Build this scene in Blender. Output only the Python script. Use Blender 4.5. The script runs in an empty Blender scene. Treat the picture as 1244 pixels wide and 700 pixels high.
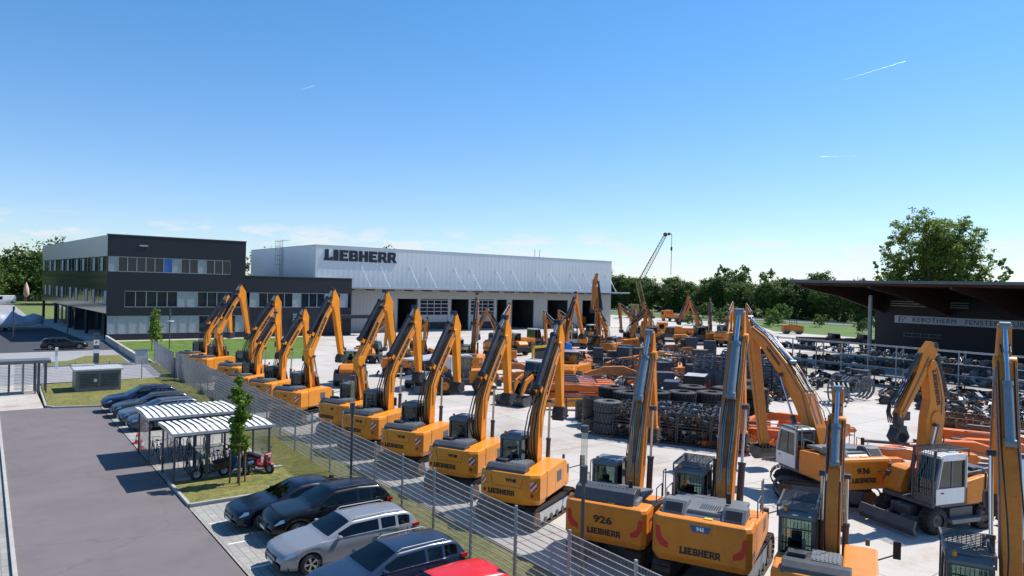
import bpy, bmesh, math, random
from mathutils import Vector, Matrix
random.seed(7)
PI=math.pi
R=math.radians
scene=bpy.context.scene
COL=scene.collection
CAM_H=9.3

# ---------------------------------------------------------------- materials
MATS={}
def nodes(m):
    m.use_nodes=True
    nt=m.node_tree; nt.nodes.clear()
    return nt
def mat(name,col,rough=.5,metal=0.,var=.12,scale=3.,bump=0.,bscale=40.,dirt=None,dirt_amt=.0,coat=0.,spec=.5,dscale=1.2):
    m=bpy.data.materials.new(name); nt=nodes(m); N=nt.nodes; Lk=nt.links
    out=N.new('ShaderNodeOutputMaterial'); b=N.new('ShaderNodeBsdfPrincipled')
    Lk.new(b.outputs[0],out.inputs[0])
    b.inputs['Roughness'].default_value=rough; b.inputs['Metallic'].default_value=metal
    b.inputs['Specular IOR Level'].default_value=spec
    if coat: b.inputs['Coat Weight'].default_value=coat; b.inputs['Coat Roughness'].default_value=.08
    tc=N.new('ShaderNodeTexCoord'); no=N.new('ShaderNodeTexNoise')
    no.inputs['Scale'].default_value=scale; no.inputs['Detail'].default_value=5
    geo=N.new('ShaderNodeNewGeometry')
    Lk.new(geo.outputs['Position'],no.inputs['Vector'])
    mr=N.new('ShaderNodeMapRange'); mr.inputs[1].default_value=.3; mr.inputs[2].default_value=.7
    mr.inputs[3].default_value=1-var; mr.inputs[4].default_value=1+var
    Lk.new(no.outputs[0],mr.inputs[0])
    mx=N.new('ShaderNodeVectorMath'); mx.operation='SCALE'; mx.inputs[0].default_value=col[:3]
    Lk.new(mr.outputs[0],mx.inputs['Scale'])
    last=mx.outputs[0]
    if dirt:
        n2=N.new('ShaderNodeTexNoise'); n2.inputs['Scale'].default_value=dscale; n2.inputs['Detail'].default_value=8; n2.inputs['Roughness'].default_value=.7
        Lk.new(geo.outputs['Position'],n2.inputs['Vector'])
        m2=N.new('ShaderNodeMapRange'); m2.inputs[1].default_value=.5; m2.inputs[2].default_value=.72; m2.inputs[3].default_value=0; m2.inputs[4].default_value=dirt_amt
        Lk.new(n2.outputs[0],m2.inputs[0])
        mi=N.new('ShaderNodeMix'); mi.data_type='RGBA'
        Lk.new(m2.outputs[0],mi.inputs[0]); Lk.new(last,mi.inputs[6]); mi.inputs[7].default_value=(*dirt,1)
        last=mi.outputs[2]
    Lk.new(last,b.inputs['Base Color'])
    if bump:
        n3=N.new('ShaderNodeTexNoise'); n3.inputs['Scale'].default_value=bscale; n3.inputs['Detail'].default_value=4
        Lk.new(geo.outputs['Position'],n3.inputs['Vector'])
        bp=N.new('ShaderNodeBump'); bp.inputs['Strength'].default_value=bump; bp.inputs['Distance'].default_value=.03
        Lk.new(n3.outputs[0],bp.inputs['Height']); Lk.new(bp.outputs[0],b.inputs['Normal'])
    MATS[name]=m; return m
YEL=mat('machine_yellow',(.78,.262,.010),.38,var=.07,scale=1.5,dirt=(.30,.16,.05),dirt_amt=.3,coat=.25,dscale=2.5)
YELW=mat('worn_yellow',(.66,.205,.012),.5,var=.16,scale=2,dirt=(.16,.08,.035),dirt_amt=.6,dscale=2)
ORA=mat('attachment_orange',(.66,.15,.012),.45,var=.15,scale=2,dirt=(.24,.09,.03),dirt_amt=.5,dscale=2)
ORD=mat('faded_orange',(.50,.17,.03),.55,var=.2,scale=2,dirt=(.15,.07,.03),dirt_amt=.7)
DGR=mat('dark_grey_paint',(.055,.06,.07),.45,var=.15,dirt=(.16,.14,.12),dirt_amt=.35)
MGR=mat('mid_grey_paint',(.13,.145,.16),.45,var=.12,dirt=(.25,.22,.18),dirt_amt=.3)
LGR=mat('light_grey_paint',(.42,.43,.44),.4,var=.08,dirt=(.2,.17,.13),dirt_amt=.3)
WHT=mat('white_paint',(.74,.74,.73),.35,var=.05,dirt=(.4,.36,.3),dirt_amt=.25)
BLK=mat('black_hose',(.012,.012,.013),.5,var=.2)
CHR=mat('chrome_rod',(.62,.64,.67),.18,metal=1.,var=.04)
PIP=mat('steel_pipe',(.30,.31,.33),.35,metal=.7,var=.2,dirt=(.1,.07,.05),dirt_amt=.5)
RUB=mat('rubber',(.022,.021,.021),.8,var=.25,scale=8,bump=.4,dirt=(.13,.12,.105),dirt_amt=.45)
TRK=mat('track_steel',(.055,.04,.032),.6,metal=.35,var=.35,scale=5,dirt=(.16,.10,.06),dirt_amt=.6)
RST=mat('rusty_steel',(.16,.075,.04),.75,var=.35,scale=4,dirt=(.05,.035,.03),dirt_amt=.6)
STL=mat('dark_steel',(.045,.048,.055),.5,metal=.4,var=.35,scale=4,dirt=(.17,.12,.08),dirt_amt=.5)
SBL=mat('blue_grey_steel',(.065,.09,.125),.5,metal=.2,var=.3,scale=3,dirt=(.05,.05,.05),dirt_amt=.5)
CYL=mat('cylinder_blue_grey',(.16,.22,.28),.38,var=.12,dirt=(.1,.09,.08),dirt_amt=.4)
RED=mat('red_paint',(.55,.02,.02),.4,var=.08)
BLU=mat('blue_paint',(.02,.14,.50),.4,var=.1)
YLW=mat('lemon_yellow_paint',(.62,.45,.03),.5,var=.15)
GLA=mat('cab_glass',(.05,.075,.075),.06,var=.1,spec=.8)
BLS=mat('satin_black_cylinder',(.014,.018,.028),.42,var=.2,dirt=(.08,.075,.07),dirt_amt=.4)
SEA=mat('seat_fabric',(.02,.02,.022),.8)
TXT=mat('black_lettering',(.012,.012,.014),.5)
NAV=mat('navy_lettering',(.010,.014,.03),.5)
GAL=mat('galvanised_steel',(.36,.38,.40),.45,metal=.5,var=.12)
WOD=mat('weathered_wood',(.17,.11,.065),.8,var=.25,scale=6)
DWO=mat('dark_beam_wood',(.09,.045,.028),.7,var=.2)
CLR=mat('clear_lens',(.75,.78,.8),.1,var=.02)
ORL=mat('orange_lens',(.8,.25,.02),.2)
RLN=mat('red_lens',(.5,.01,.01),.15)

def stripes(name,a,b,n=7.,use='Object'):
    m=bpy.data.materials.new(name); nt=nodes(m); N=nt.nodes; L=nt.links
    out=N.new('ShaderNodeOutputMaterial'); p=N.new('ShaderNodeBsdfPrincipled'); L.new(p.outputs[0],out.inputs[0])
    tc=N.new('ShaderNodeTexCoord'); sx=N.new('ShaderNodeSeparateXYZ'); L.new(tc.outputs[use],sx.inputs[0])
    ad=N.new('ShaderNodeMath'); ad.operation='ADD'; L.new(sx.outputs[1],ad.inputs[0]); L.new(sx.outputs[2],ad.inputs[1])
    mu=N.new('ShaderNodeMath'); mu.operation='MULTIPLY'; mu.inputs[1].default_value=n; L.new(ad.outputs[0],mu.inputs[0])
    fr=N.new('ShaderNodeMath'); fr.operation='FRACT'; L.new(mu.outputs[0],fr.inputs[0])
    gt=N.new('ShaderNodeMath'); gt.operation='GREATER_THAN'; gt.inputs[1].default_value=.5; L.new(fr.outputs[0],gt.inputs[0])
    mi=N.new('ShaderNodeMix'); mi.data_type='RGBA'; L.new(gt.outputs[0],mi.inputs[0]); mi.inputs[6].default_value=(*a,1); mi.inputs[7].default_value=(*b,1)
    L.new(mi.outputs[2],p.inputs['Base Color']); p.inputs['Roughness'].default_value=.4
    return m
HAZ=stripes('red_white_hazard',(.62,.03,.03),(.75,.75,.75),4.2)

# ---------------------------------------------------------------- mesh builder
class MB:
    def __init__(s,xf=None): s.v=[]; s.f=[]; s.m=[]; s.sm=[]; s.mats=[]; s.cur=0; s.smooth=False; s.xf=xf
    def use(s,m,smooth=False):
        if m not in s.mats: s.mats.append(m)
        s.cur=s.mats.index(m); s.smooth=smooth; return s
    def add(s,vs,fs):
        b=len(s.v)
        s.v+= [tuple(v) for v in vs] if s.xf is None else [tuple(s.xf@Vector(v)) for v in vs]
        for f in fs: s.f.append([b+i for i in f]); s.m.append(s.cur); s.sm.append(s.smooth)
        return s
    def box(s,x0,x1,y0,y1,z0,z1):
        return s.add([(x0,y0,z0),(x1,y0,z0),(x1,y1,z0),(x0,y1,z0),(x0,y0,z1),(x1,y0,z1),(x1,y1,z1),(x0,y1,z1)],
            [(3,2,1,0),(4,5,6,7),(0,1,5,4),(1,2,6,5),(2,3,7,6),(3,0,4,7)])
    def cb(s,c,d,rz=0,ry=0,rx=0):
        M=Matrix.Translation(Vector(c))@Matrix.Rotation(rz,4,'Z')@Matrix.Rotation(ry,4,'Y')@Matrix.Rotation(rx,4,'X')
        a,b,e=d[0]/2,d[1]/2,d[2]/2
        P=[M@Vector(p) for p in [(-a,-b,-e),(a,-b,-e),(a,b,-e),(-a,b,-e),(-a,-b,e),(a,-b,e),(a,b,e),(-a,b,e)]]
        return s.add(P,[(3,2,1,0),(4,5,6,7),(0,1,5,4),(1,2,6,5),(2,3,7,6),(3,0,4,7)])
    def beam(s,p,q,w,h=None):
        p=Vector(p);q=Vector(q);d=(q-p); L=d.length
        if L<1e-6: return s
        d/=L; up=Vector((0,0,1)) if abs(d.z)<.95 else Vector((1,0,0))
        a=d.cross(up).normalized(); b=a.cross(d).normalized(); h=h or w
        a=a*w/2; b=b*h/2
        P=[p-a-b,p+a-b,p+a+b,p-a+b,q-a-b,q+a-b,q+a+b,q-a+b]
        return s.add(P,[(0,1,2,3),(7,6,5,4),(4,5,1,0),(5,6,2,1),(6,7,3,2),(7,4,0,3)])
    def tube(s,p,q,r,n=10,r2=None,caps=True):
        p=Vector(p);q=Vector(q);d=(q-p)
        if d.length<1e-6: return s
        d.normalize(); up=Vector((0,0,1)) if abs(d.z)<.95 else Vector((1,0,0))
        a=d.cross(up).normalized(); b=a.cross(d); r2=r if r2 is None else r2
        P=[p+(a*math.cos(2*PI*i/n)+b*math.sin(2*PI*i/n))*r for i in range(n)]+[q+(a*math.cos(2*PI*i/n)+b*math.sin(2*PI*i/n))*r2 for i in range(n)]
        F=[(i,(i+1)%n,n+(i+1)%n,n+i) for i in range(n)]
        sm=s.smooth; s.smooth=True; s.add(P,[tuple(reversed(f)) for f in F]); s.smooth=sm
        if caps: s.add(P,[tuple(range(n)),tuple(range(2*n-1,n-1,-1))])
        return s
    def path(s,pts,r,n=6):
        for a,b in zip(pts,pts[1:]): s.tube(a,b,r,n)
        return s
    def prism(s,poly,y0,y1,taper=None):   # poly in (x,z), counter-clockwise
        n=len(poly); P=[(x,y0,z) for x,z in poly]+[(x,y1,z) for x,z in poly]
        A=sum(poly[i][0]*poly[(i+1)%n][1]-poly[(i+1)%n][0]*poly[i][1] for i in range(n))
        f0=tuple(range(n)); f1=tuple(range(2*n-1,n-1,-1)); side=[(i,n+i,n+(i+1)%n,(i+1)%n) for i in range(n)]
        if A<0: f0=f0[::-1]; f1=f1[::-1]; side=[t[::-1] for t in side]
        return s.add(P,[f0,f1]+side)
    def zprism(s,poly,z0,z1):             # poly in (x,y)
        n=len(poly); P=[(x,y,z0) for x,y in poly]+[(x,y,z1) for x,y in poly]
        A=sum(poly[i][0]*poly[(i+1)%n][1]-poly[(i+1)%n][0]*poly[i][1] for i in range(n))
        f0=tuple(range(n-1,-1,-1)); f1=tuple(range(n,2*n)); side=[(i,(i+1)%n,n+(i+1)%n,n+i) for i in range(n)]
        if A<0: f0=f0[::-1]; f1=f1[::-1]; side=[t[::-1] for t in side]
        return s.add(P,[f0,f1]+side)
    def arm(s,pts,y0,y1):                 # pts: (x,z,thickness): a bent box beam
        n=len(pts); up=[];dn=[]
        for i,(x,z,t) in enumerate(pts):
            a=pts[max(0,i-1)];b=pts[min(n-1,i+1)]
            d=Vector((b[0]-a[0],b[1]-a[1])).normalized(); nn=Vector((-d.y,d.x))*t/2
            up.append((x+nn.x,z+nn.y)); dn.append((x-nn.x,z-nn.y))
        for i in range(n-1):
            P=[(*dn[i],),(*dn[i+1],),(*up[i+1],),(*up[i],)]
            V=[(p[0],y0,p[1]) for p in P]+[(p[0],y1,p[1]) for p in P]
            F=[(0,1,2,3),(7,6,5,4),(0,4,5,1),(3,2,6,7)]
            if i==0: F.append((0,3,7,4))
            if i==n-2: F.append((1,5,6,2))
            s.add(V,F)
        return s
    def lathe(s,prof,c=(0,0,0),axis='y',n=24):   # prof (r,t)
        c=Vector(c); P=[]
        for i in range(n):
            a=2*PI*i/n
            for r,t in prof:
                if axis=='y': P.append(c+Vector((r*math.cos(a),t,r*math.sin(a))))
                elif axis=='z': P.append(c+Vector((r*math.cos(a),r*math.sin(a),t)))
                else: P.append(c+Vector((t,r*math.cos(a),r*math.sin(a))))
        k=len(prof); F=[]
        for i in range(n):
            j=(i+1)%n
            for q in range(k-1): F.append((i*k+q,i*k+q+1,j*k+q+1,j*k+q))
        return s.add(P,F)
    def build(s,name,parent=None,bevel=0,merge=False,loc=None,rot=None,recalc=True):
        me=bpy.data.meshes.new(name); me.from_pydata(s.v,[],s.f)
        for m in s.mats: me.materials.append(m)
        me.polygons.foreach_set('material_index',s.m); me.polygons.foreach_set('use_smooth',s.sm)
        if bevel or merge or recalc:
            bm=bmesh.new(); bm.from_mesh(me)
            if bevel or merge: bmesh.ops.remove_doubles(bm,verts=bm.verts,dist=.0008)
            if recalc: bmesh.ops.recalc_face_normals(bm,faces=bm.faces)
            if bevel:
                ed=[e for e in bm.edges if len(e.link_faces)==2 and e.calc_face_angle(0)>.45]
                bmesh.ops.bevel(bm,geom=ed,offset=bevel,segments=2,profile=.6,affect='EDGES',clamp_overlap=True)
            bm.to_mesh(me); bm.free()
        me.update()
        return obj(name,me,parent,loc,rot)
def obj(name,me,parent=None,loc=None,rot=None):
    o=bpy.data.objects.new(name,me); COL.objects.link(o)
    if parent: o.parent=parent
    if loc is not None: o.location=loc
    if rot is not None: o.rotation_euler=rot
    return o
def thing(name,label,cat,loc=(0,0,0),rz=0,group=None):
    o=bpy.data.objects.new(name,None); COL.objects.link(o); o.empty_display_size=.2
    o.location=loc; o.rotation_euler=(0,0,rz); tag(o,label,cat,group); return o
def tag(o,label=None,cat=None,group=None,kind=None):
    if label: o['label']=label
    if cat: o['category']=cat
    if group: o['group']=group
    if kind: o['kind']=kind
    return o
CH={}
def copy_tree(o,parent=None):
    c=o.copy(); COL.objects.link(c); c.parent=parent
    for ch in KIDS(o): copy_tree(ch,c)
    return c
def KIDS(o):
    return [x for x in COL.objects if x.parent==o] if False else list(o.children)
def dup(o,loc,rz=None,label=None,scale=None,group=None,rot=None):
    c=copy_tree(o); c.location=loc
    if rz is not None: c.rotation_euler=(0,0,rz)
    if rot is not None: c.rotation_euler=rot
    if label: c['label']=label
    if group: c['group']=group
    if scale: c.scale=(scale,)*3 if isinstance(scale,(int,float)) else scale
    return c
def place(o,loc,rz=0,label=None,scale=None,rot=None):
    o.location=loc; o.rotation_euler=rot if rot is not None else (0,0,rz)
    if label: o['label']=label
    if scale: o.scale=(scale,)*3 if isinstance(scale,(int,float)) else scale
    return o

# ---------------------------------------------------------------- lettering
def font_mesh(txt,size,m,bold=.0,depth=.004,space=1.,align='CENTER'):
    cu=bpy.data.curves.new('txt','FONT'); cu.body=txt; cu.size=size; cu.extrude=depth; cu.offset=bold; cu.space_character=space
    cu.align_x=align; cu.align_y='CENTER'; cu.resolution_u=3
    o=bpy.data.objects.new('txt',cu); COL.objects.link(o)
    dg=bpy.context.evaluated_depsgraph_get(); me=bpy.data.meshes.new_from_object(o.evaluated_get(dg))
    bpy.data.objects.remove(o); me.materials.clear(); me.materials.append(m)
    return me
# wide slab capitals on a 6 x 7 grid, drawn as polygons
GL={'L':[[(0,0),(6,0),(6,2.4),(4.6,2.4),(4.6,1.6),(3.2,1.6),(3.2,7),(.6,7),(.6,1.6),(0,1.6)]],
 'I':[[(0,0),(3.4,0),(3.4,7),(0,7)]],
 'E':[[(0,0),(6,0),(6,1.7),(2.5,1.7),(2.5,2.8),(5.2,2.8),(5.2,4.3),(2.5,4.3),(2.5,5.3),(6,5.3),(6,7),(0,7)]],
 'B':[[(0,0),(2.4,0),(2.4,7),(0,7)],[(2.4,0),(5.6,0),(6.3,.7),(6.3,1.6),(2.4,1.6)],[(2.4,2.8),(5.4,2.8),(5.8,3.5),(5.4,4.2),(2.4,4.2)],[(2.4,5.4),(6.0,5.4),(6.0,6.4),(5.4,7),(2.4,7)],[(4.2,1.6),(6.3,1.6),(6.3,2.9),(5.8,3.5),(5.4,2.8),(4.2,2.8)],[(4.0,4.2),(5.4,4.2),(5.8,3.5),(6.0,4.2),(6.0,5.4),(4.0,5.4)]],
 'H':[[(0,0),(2.5,0),(2.5,7),(0,7)],[(2.5,2.7),(4.1,2.7),(4.1,4.3),(2.5,4.3)],[(4.1,0),(6.6,0),(6.6,7),(4.1,7)]],
 'R':[[(0,0),(2.4,0),(2.4,7),(0,7)],[(2.4,2.2),(4.0,2.2),(5.8,3.2),(5.8,3.8),(2.4,3.8)],[(2.4,5.4),(6.1,5.4),(6.1,6.3),(5.4,7),(2.4,7)],[(4.1,3.8),(5.8,3.8),(6.1,4.5),(6.1,5.4),(4.1,5.4)],[(3.3,2.2),(4.6,0),(7.1,0),(5.3,2.9)]]}
ADV={'L':6.5,'I':4.2,'E':6.7,'B':7.0,'H':7.3,'R':7.2}
def logo_mesh(width,height,m,depth=.01):
    W=sum(ADV[c] for c in 'LIEBHERR'); mb=MB().use(m); x=-W/2; sx=width/W; sy=height/7
    for c in 'LIEBHERR':
        for poly in GL[c]:
            mb.prism([((x+a)*sx,(b-3.5)*sy) for a,b in poly],-depth/2,depth/2)
        x+=ADV[c]
    me=bpy.data.meshes.new('lettering'); me.from_pydata(mb.v,[],mb.f); me.materials.append(m)
    return me   # lies in the XZ plane, reads from -Y
# ---------------------------------------------------------------- excavators
LOGO_REAR=logo_mesh(1.15,.20,TXT,.012)
LOGO_BIG=logo_mesh(1.25,.22,TXT,.012)
LOGO_BOOM=logo_mesh(1.5,.20,TXT,.008)
NUM={}
def num(t,s=.26):
    if (t,s) not in NUM: NUM[(t,s)]=font_mesh(t,s,TXT,bold=.012)
    return NUM[(t,s)]
def track_mesh(L,hh,w):
    mb=MB().use(TRK); r=hh/2; n=0
    per=2*(L-2*r)+2*PI*r; k=int(per/.17)
    for i in range(k):
        d=per*i/k; st=L-2*r
        if d<st: p=(-st/2+d,hh); a=0
        elif d<st+PI*r:
            q=(d-st)/r; p=(st/2+r*math.sin(q),r+r*math.cos(q)); a=q
        elif d<2*st+PI*r: p=(st/2-(d-st-PI*r),0); a=PI
        else:
            q=(d-2*st-PI*r)/r; p=(-st/2-r*math.sin(q),r-r*math.cos(q)); a=PI+q
        z=p[1]+.03; c=(p[0],0,z)
        mb.cb(c,(.155,w,.035),ry=a)
        nx,nz=math.sin(a),math.cos(a)
        mb.cb((c[0]+nx*.028,0,c[2]+nz*.028),(.03,w,.03),ry=a)
    mb.use(STL)
    st=L-2*r
    mb.prism([(-st/2,.08),(st/2,.08),(st/2+r*.8,r),(st/2,hh-.07),(-st/2,hh-.07),(-st/2-r*.8,r)],-w*.25,w*.25)
    return mb
def side_frame(L,hh,m):
    mb=MB().use(m); st=L-hh
    mb.prism([(-st/2,.16),(st/2,.16),(st/2,hh-.24),(-st/2,hh-.24)],-.04,.04)
    for i in range(6):
        x=-st/2+st*(i+.5)/6
        mb.use(DGR); mb.tube((x,-.05,.2),(x,.07,.2),.12,12)
    for sx in (-1,1): mb.use(RST); mb.tube((sx*st/2,-.05,hh/2),(sx*st/2,.09,hh/2),hh*.33,14)
    return mb
WHM=None
def wheel_parts(parent,x,y,r,w,rimm=DGR,side=1):
    mb=MB().use(RUB,True)
    mb.lathe([(r*.55,-w/2),(r*.9,-w/2),(r*.985,-w*.36),(r*.985,w*.36),(r*.9,w/2),(r*.55,w/2)],n=26)
    mb.use(RUB)
    for i in range(18):
        a=2*PI*i/18
        for sy in (-1,1):
            mb.cb((r*1.0*math.cos(a+sy*.08),sy*w*.22,r*1.0*math.sin(a+sy*.08)),(.05,w*.42,r*.14),ry=-a)
    t=mb.build('wheel',parent,loc=(x,y,r))
    rb=MB().use(rimm,True).lathe([(r*.56,-w*.3),(r*.5,w*.42*side),(r*.3,w*.30*side),(r*.12,w*.34*side),(r*.10,w*.46*side),(.001,w*.47*side)],n=20)
    rb.build('rim',t)
    return t
SHB=mat('shade_brown_plate',(.24,.10,.02),.6,var=.35,scale=3,dirt=(.05,.03,.02),dirt_amt=.8)  # brown of the shaded boom backs put into the colour, with grime noise
def cyl(mb,p,q,rb,rr,frac=.55,bm=DGR,rm=CHR):
    p=Vector(p);q=Vector(q); c=p.lerp(q,frac)
    mb.use(bm); mb.tube(p,c,rb,12); mb.tube(c-(c-p).normalized()*.08,c+(q-c).normalized()*.02,rb*1.18,12)
    mb.use(rm); mb.tube(c,q,rr,10)
    d=(q-p).normalized()
    mb.use(bm); 
    for e in (p,q): mb.tube((e.x,e.y-rb*1.1,e.z),(e.x,e.y+rb*1.1,e.z),rb*.9,10)
    return mb
def cab(root,x0,x1,y0,y1,z0,z1,fm=DGR,roofm=MGR,door=None,guard=False,beacon=True):
    g=thing_part('cab',root)
    fr=MB().use(fm)
    t=.055; sl=.22
    F=lambda z:(x1-(z-z0-.9)*sl if z>z0+.9 else x1)
    # pillars
    for y in (y0,y1-t):
        fr.beam((x0+t/2,y+t/2,z0),(x0+t/2,y+t/2,z1-.06),t*1.6)
        fr.beam((x1-t/2,y+t/2,z0),(x1-t/2,y+t/2,z0+.9),t)
        fr.beam((x1-t/2,y+t/2,z0+.9),(F(z1)-.1,y+t/2,z1-.06),t)
        fr.beam((x0+.75*(x1-x0)*.62,y+t/2,z0),(x0+.75*(x1-x0)*.6,y+t/2,z1-.08),t)
        fr.beam((x0,y+t/2,z1-.07),(F(z1)-.06,y+t/2,z1-.07),t*1.4)
    for z in (z0+.05,z1-.08):
        fr.beam((x0+t/2,y0,z),(x0+t/2,y1,z),.07)
        xx=x1-t/2 if z<z0+1 else F(z1)-.08
        fr.beam((xx,y0,z),(xx,y1,z),.07)
    lower=door or fm
    fr.use(lower)
    fr.box(x0,x1-.02,y1-.035,y1+.012,z0,z0+.62)     # door skin below glass
    fr.use(fm); fr.box(x0,x1-.02,y0-.004,y0+.035,z0,z0+.35)
    fr.box(x0-.01,x0+.03,y0,y1,z0,z0+.5); fr.box(x1-.04,x1,y0,y1,z0,z0+.3)
    if door:
        fr.use(door); fr.beam((x0+.03,y1-.01,z0+.6),(x0+.03,y1-.01,z1-.06),.16,.06)
        fr.beam((x1-.08,y1-.01,z0+.6),(F(z1)-.12,y1-.01,z1-.06),.10,.05)
        fr.beam((x0,y1-.01,z1-.12),(F(z1)-.05,y1-.01,z1-.12),.06,.14)
        fr.use(BLK); fr.box(x1-.42,x1-.26,y1+.012,y1+.03,z0+.42,z0+.47)
    fr.build('cab_frame',g,bevel=.008)
    gl=MB().use(GLA)
    i=.03
    gl.prism([(x0+i,z0+.45),(x1-i,z0+.3),(x1-i,z0+.9),(F(z1)-.1,z1-.1),(x0+i,z1-.1)],y1-i-.012,y1-i)
    gl.prism([(x0+i,z0+.35),(x1-i,z0+.3),(x1-i,z0+.9),(F(z1)-.1,z1-.1),(x0+i,z1-.1)],y0+i,y0+i+.012)
    gl.box(x0+i,x0+i+.012,y0+.06,y1-.06,z0+.5,z1-.12)
    gl.add([(x1-i,y0+.05,z0+.3),(x1-i,y1-.05,z0+.3),(x1-i,y1-.05,z0+.9),(x1-i,y0+.05,z0+.9)],[(0,1,2,3)])
    gl.add([(x1-i,y0+.05,z0+.9),(x1-i,y1-.05,z0+.9),(F(z1)-.12,y1-.05,z1-.1),(F(z1)-.12,y0+.05,z1-.1)],[(0,1,2,3)])
    gl.mats[0]=GLT
    gl.build('cab_window',g,recalc=False)
    rf=MB().use(roofm); rf.prism([(x0-.05,z1-.07),(F(z1)+.04,z1-.07),(F(z1)+.0,z1+.02),(x1-.5,z1+.07),(x0+.1,z1+.07),(x0-.04,z1+.01)],y0-.03,y1+.03)
    rf.use(GLT if False else roofm); rf.box(x0+.25,x0+.65,y0+.2,y1-.2,z1+.07,z1+.11)
    rf.build('cab_roof',g,bevel=.02)
    st=MB().use(SEA); cy=(y0+y1)/2
    st.box(x0+.3,x0+.85,cy-.25,cy+.25,z0+.35,z0+.5); st.prism([(x0+.25,z0+.45),(x0+.4,z0+.45),(x0+.3,z0+1.15),(x0+.16,z0+1.15)],cy-.24,cy+.24)
    st.box(x0+.12,x0+.24,cy-.14,cy+.14,z0+1.17,z0+1.4); st.box(x0+.3,x0+.9,cy-.36,cy-.27,z0+.6,z0+.68); st.box(x0+.3,x0+.9,cy+.27,cy+.36,z0+.6,z0+.68)
    st.box(x0+.08,x1-.08,y0+.06,y1-.06,z0,z0+.06)
    st.build('seat',g,bevel=.03)
    if beacon:
        b=MB().use(ORL,True).tube((x0+.12,y1-.15,z1+.07),(x0+.12,y1-.15,z1+.2),.055,10); b.build('beacon',g)
    if guard:
        gd=MB().use(DGR); zt=z1+.24
        xa,xb=x0-.08,F(z1)+.28
        for y in (y0-.04,y1+.04):
            gd.beam((xa,y,zt),(xb,y,zt-.0),.05)
            for x in (xa,xb): gd.beam((x,y,z1-.05),(x,y,zt),.045)
        n=13
        for k in range(n+1):
            x=xa+(xb-xa)*k/n; gd.beam((x,y0-.04,zt),(x,y1+.04,zt),.022)
        for k in range(1,3):
            y=y0+(y1-y0)*k/3; gd.beam((xa,y,zt-.012),(xb,y,zt-.012),.018)
        xg=x1+.14
        gd.beam((xg,y0,z0+.1),(xg,y0,z0+.95),.045); gd.beam((xg,y1,z0+.1),(xg,y1,z0+.95),.045)
        gd.beam((xg,y0,z0+.95),(xb,y0,zt),.045); gd.beam((xg,y1,z0+.95),(xb,y1,zt),.045)
        for k in range(9):
            y=y0+(y1-y0)*(k+.5)/9
            gd.beam((xg,y,z0+.1),(xg,y,z0+.95),.018); gd.beam((xg,y,z0+.95),(xb,y,zt),.018)
        for z in (z0+.1,z0+.5,z0+.95): gd.beam((xg,y0,z),(xg,y1,z),.03)
        gd.build('cab_guard',g)
    return g
def thing_part(name,parent):
    o=bpy.data.objects.new(name,None); COL.objects.link(o); o.parent=parent; return o
def glass_mat():
    m=bpy.data.materials.new('tinted_glass'); nt=nodes(m); N=nt.nodes; L=nt.links
    out=N.new('ShaderNodeOutputMaterial'); mx=N.new('ShaderNodeMixShader'); tr=N.new('ShaderNodeBsdfTransparent'); gl=N.new('ShaderNodeBsdfGlossy')
    tr.inputs[0].default_value=(.50,.60,.56,1); gl.inputs['Roughness'].default_value=.04; gl.inputs[0].default_value=(.8,.85,.85,1)
    fr=N.new('ShaderNodeFresnel'); fr.inputs[0].default_value=1.5
    ad=N.new('ShaderNodeMath'); ad.operation='ADD'; ad.inputs[1].default_value=.05; L.new(fr.outputs[0],ad.inputs[0])
    L.new(ad.outputs[0],mx.inputs[0]); L.new(tr.outputs[0],mx.inputs[1]); L.new(gl.outputs[0],mx.inputs[2]); L.new(mx.outputs[0],out.inputs[0])
    return m
GLT=glass_mat()

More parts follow.
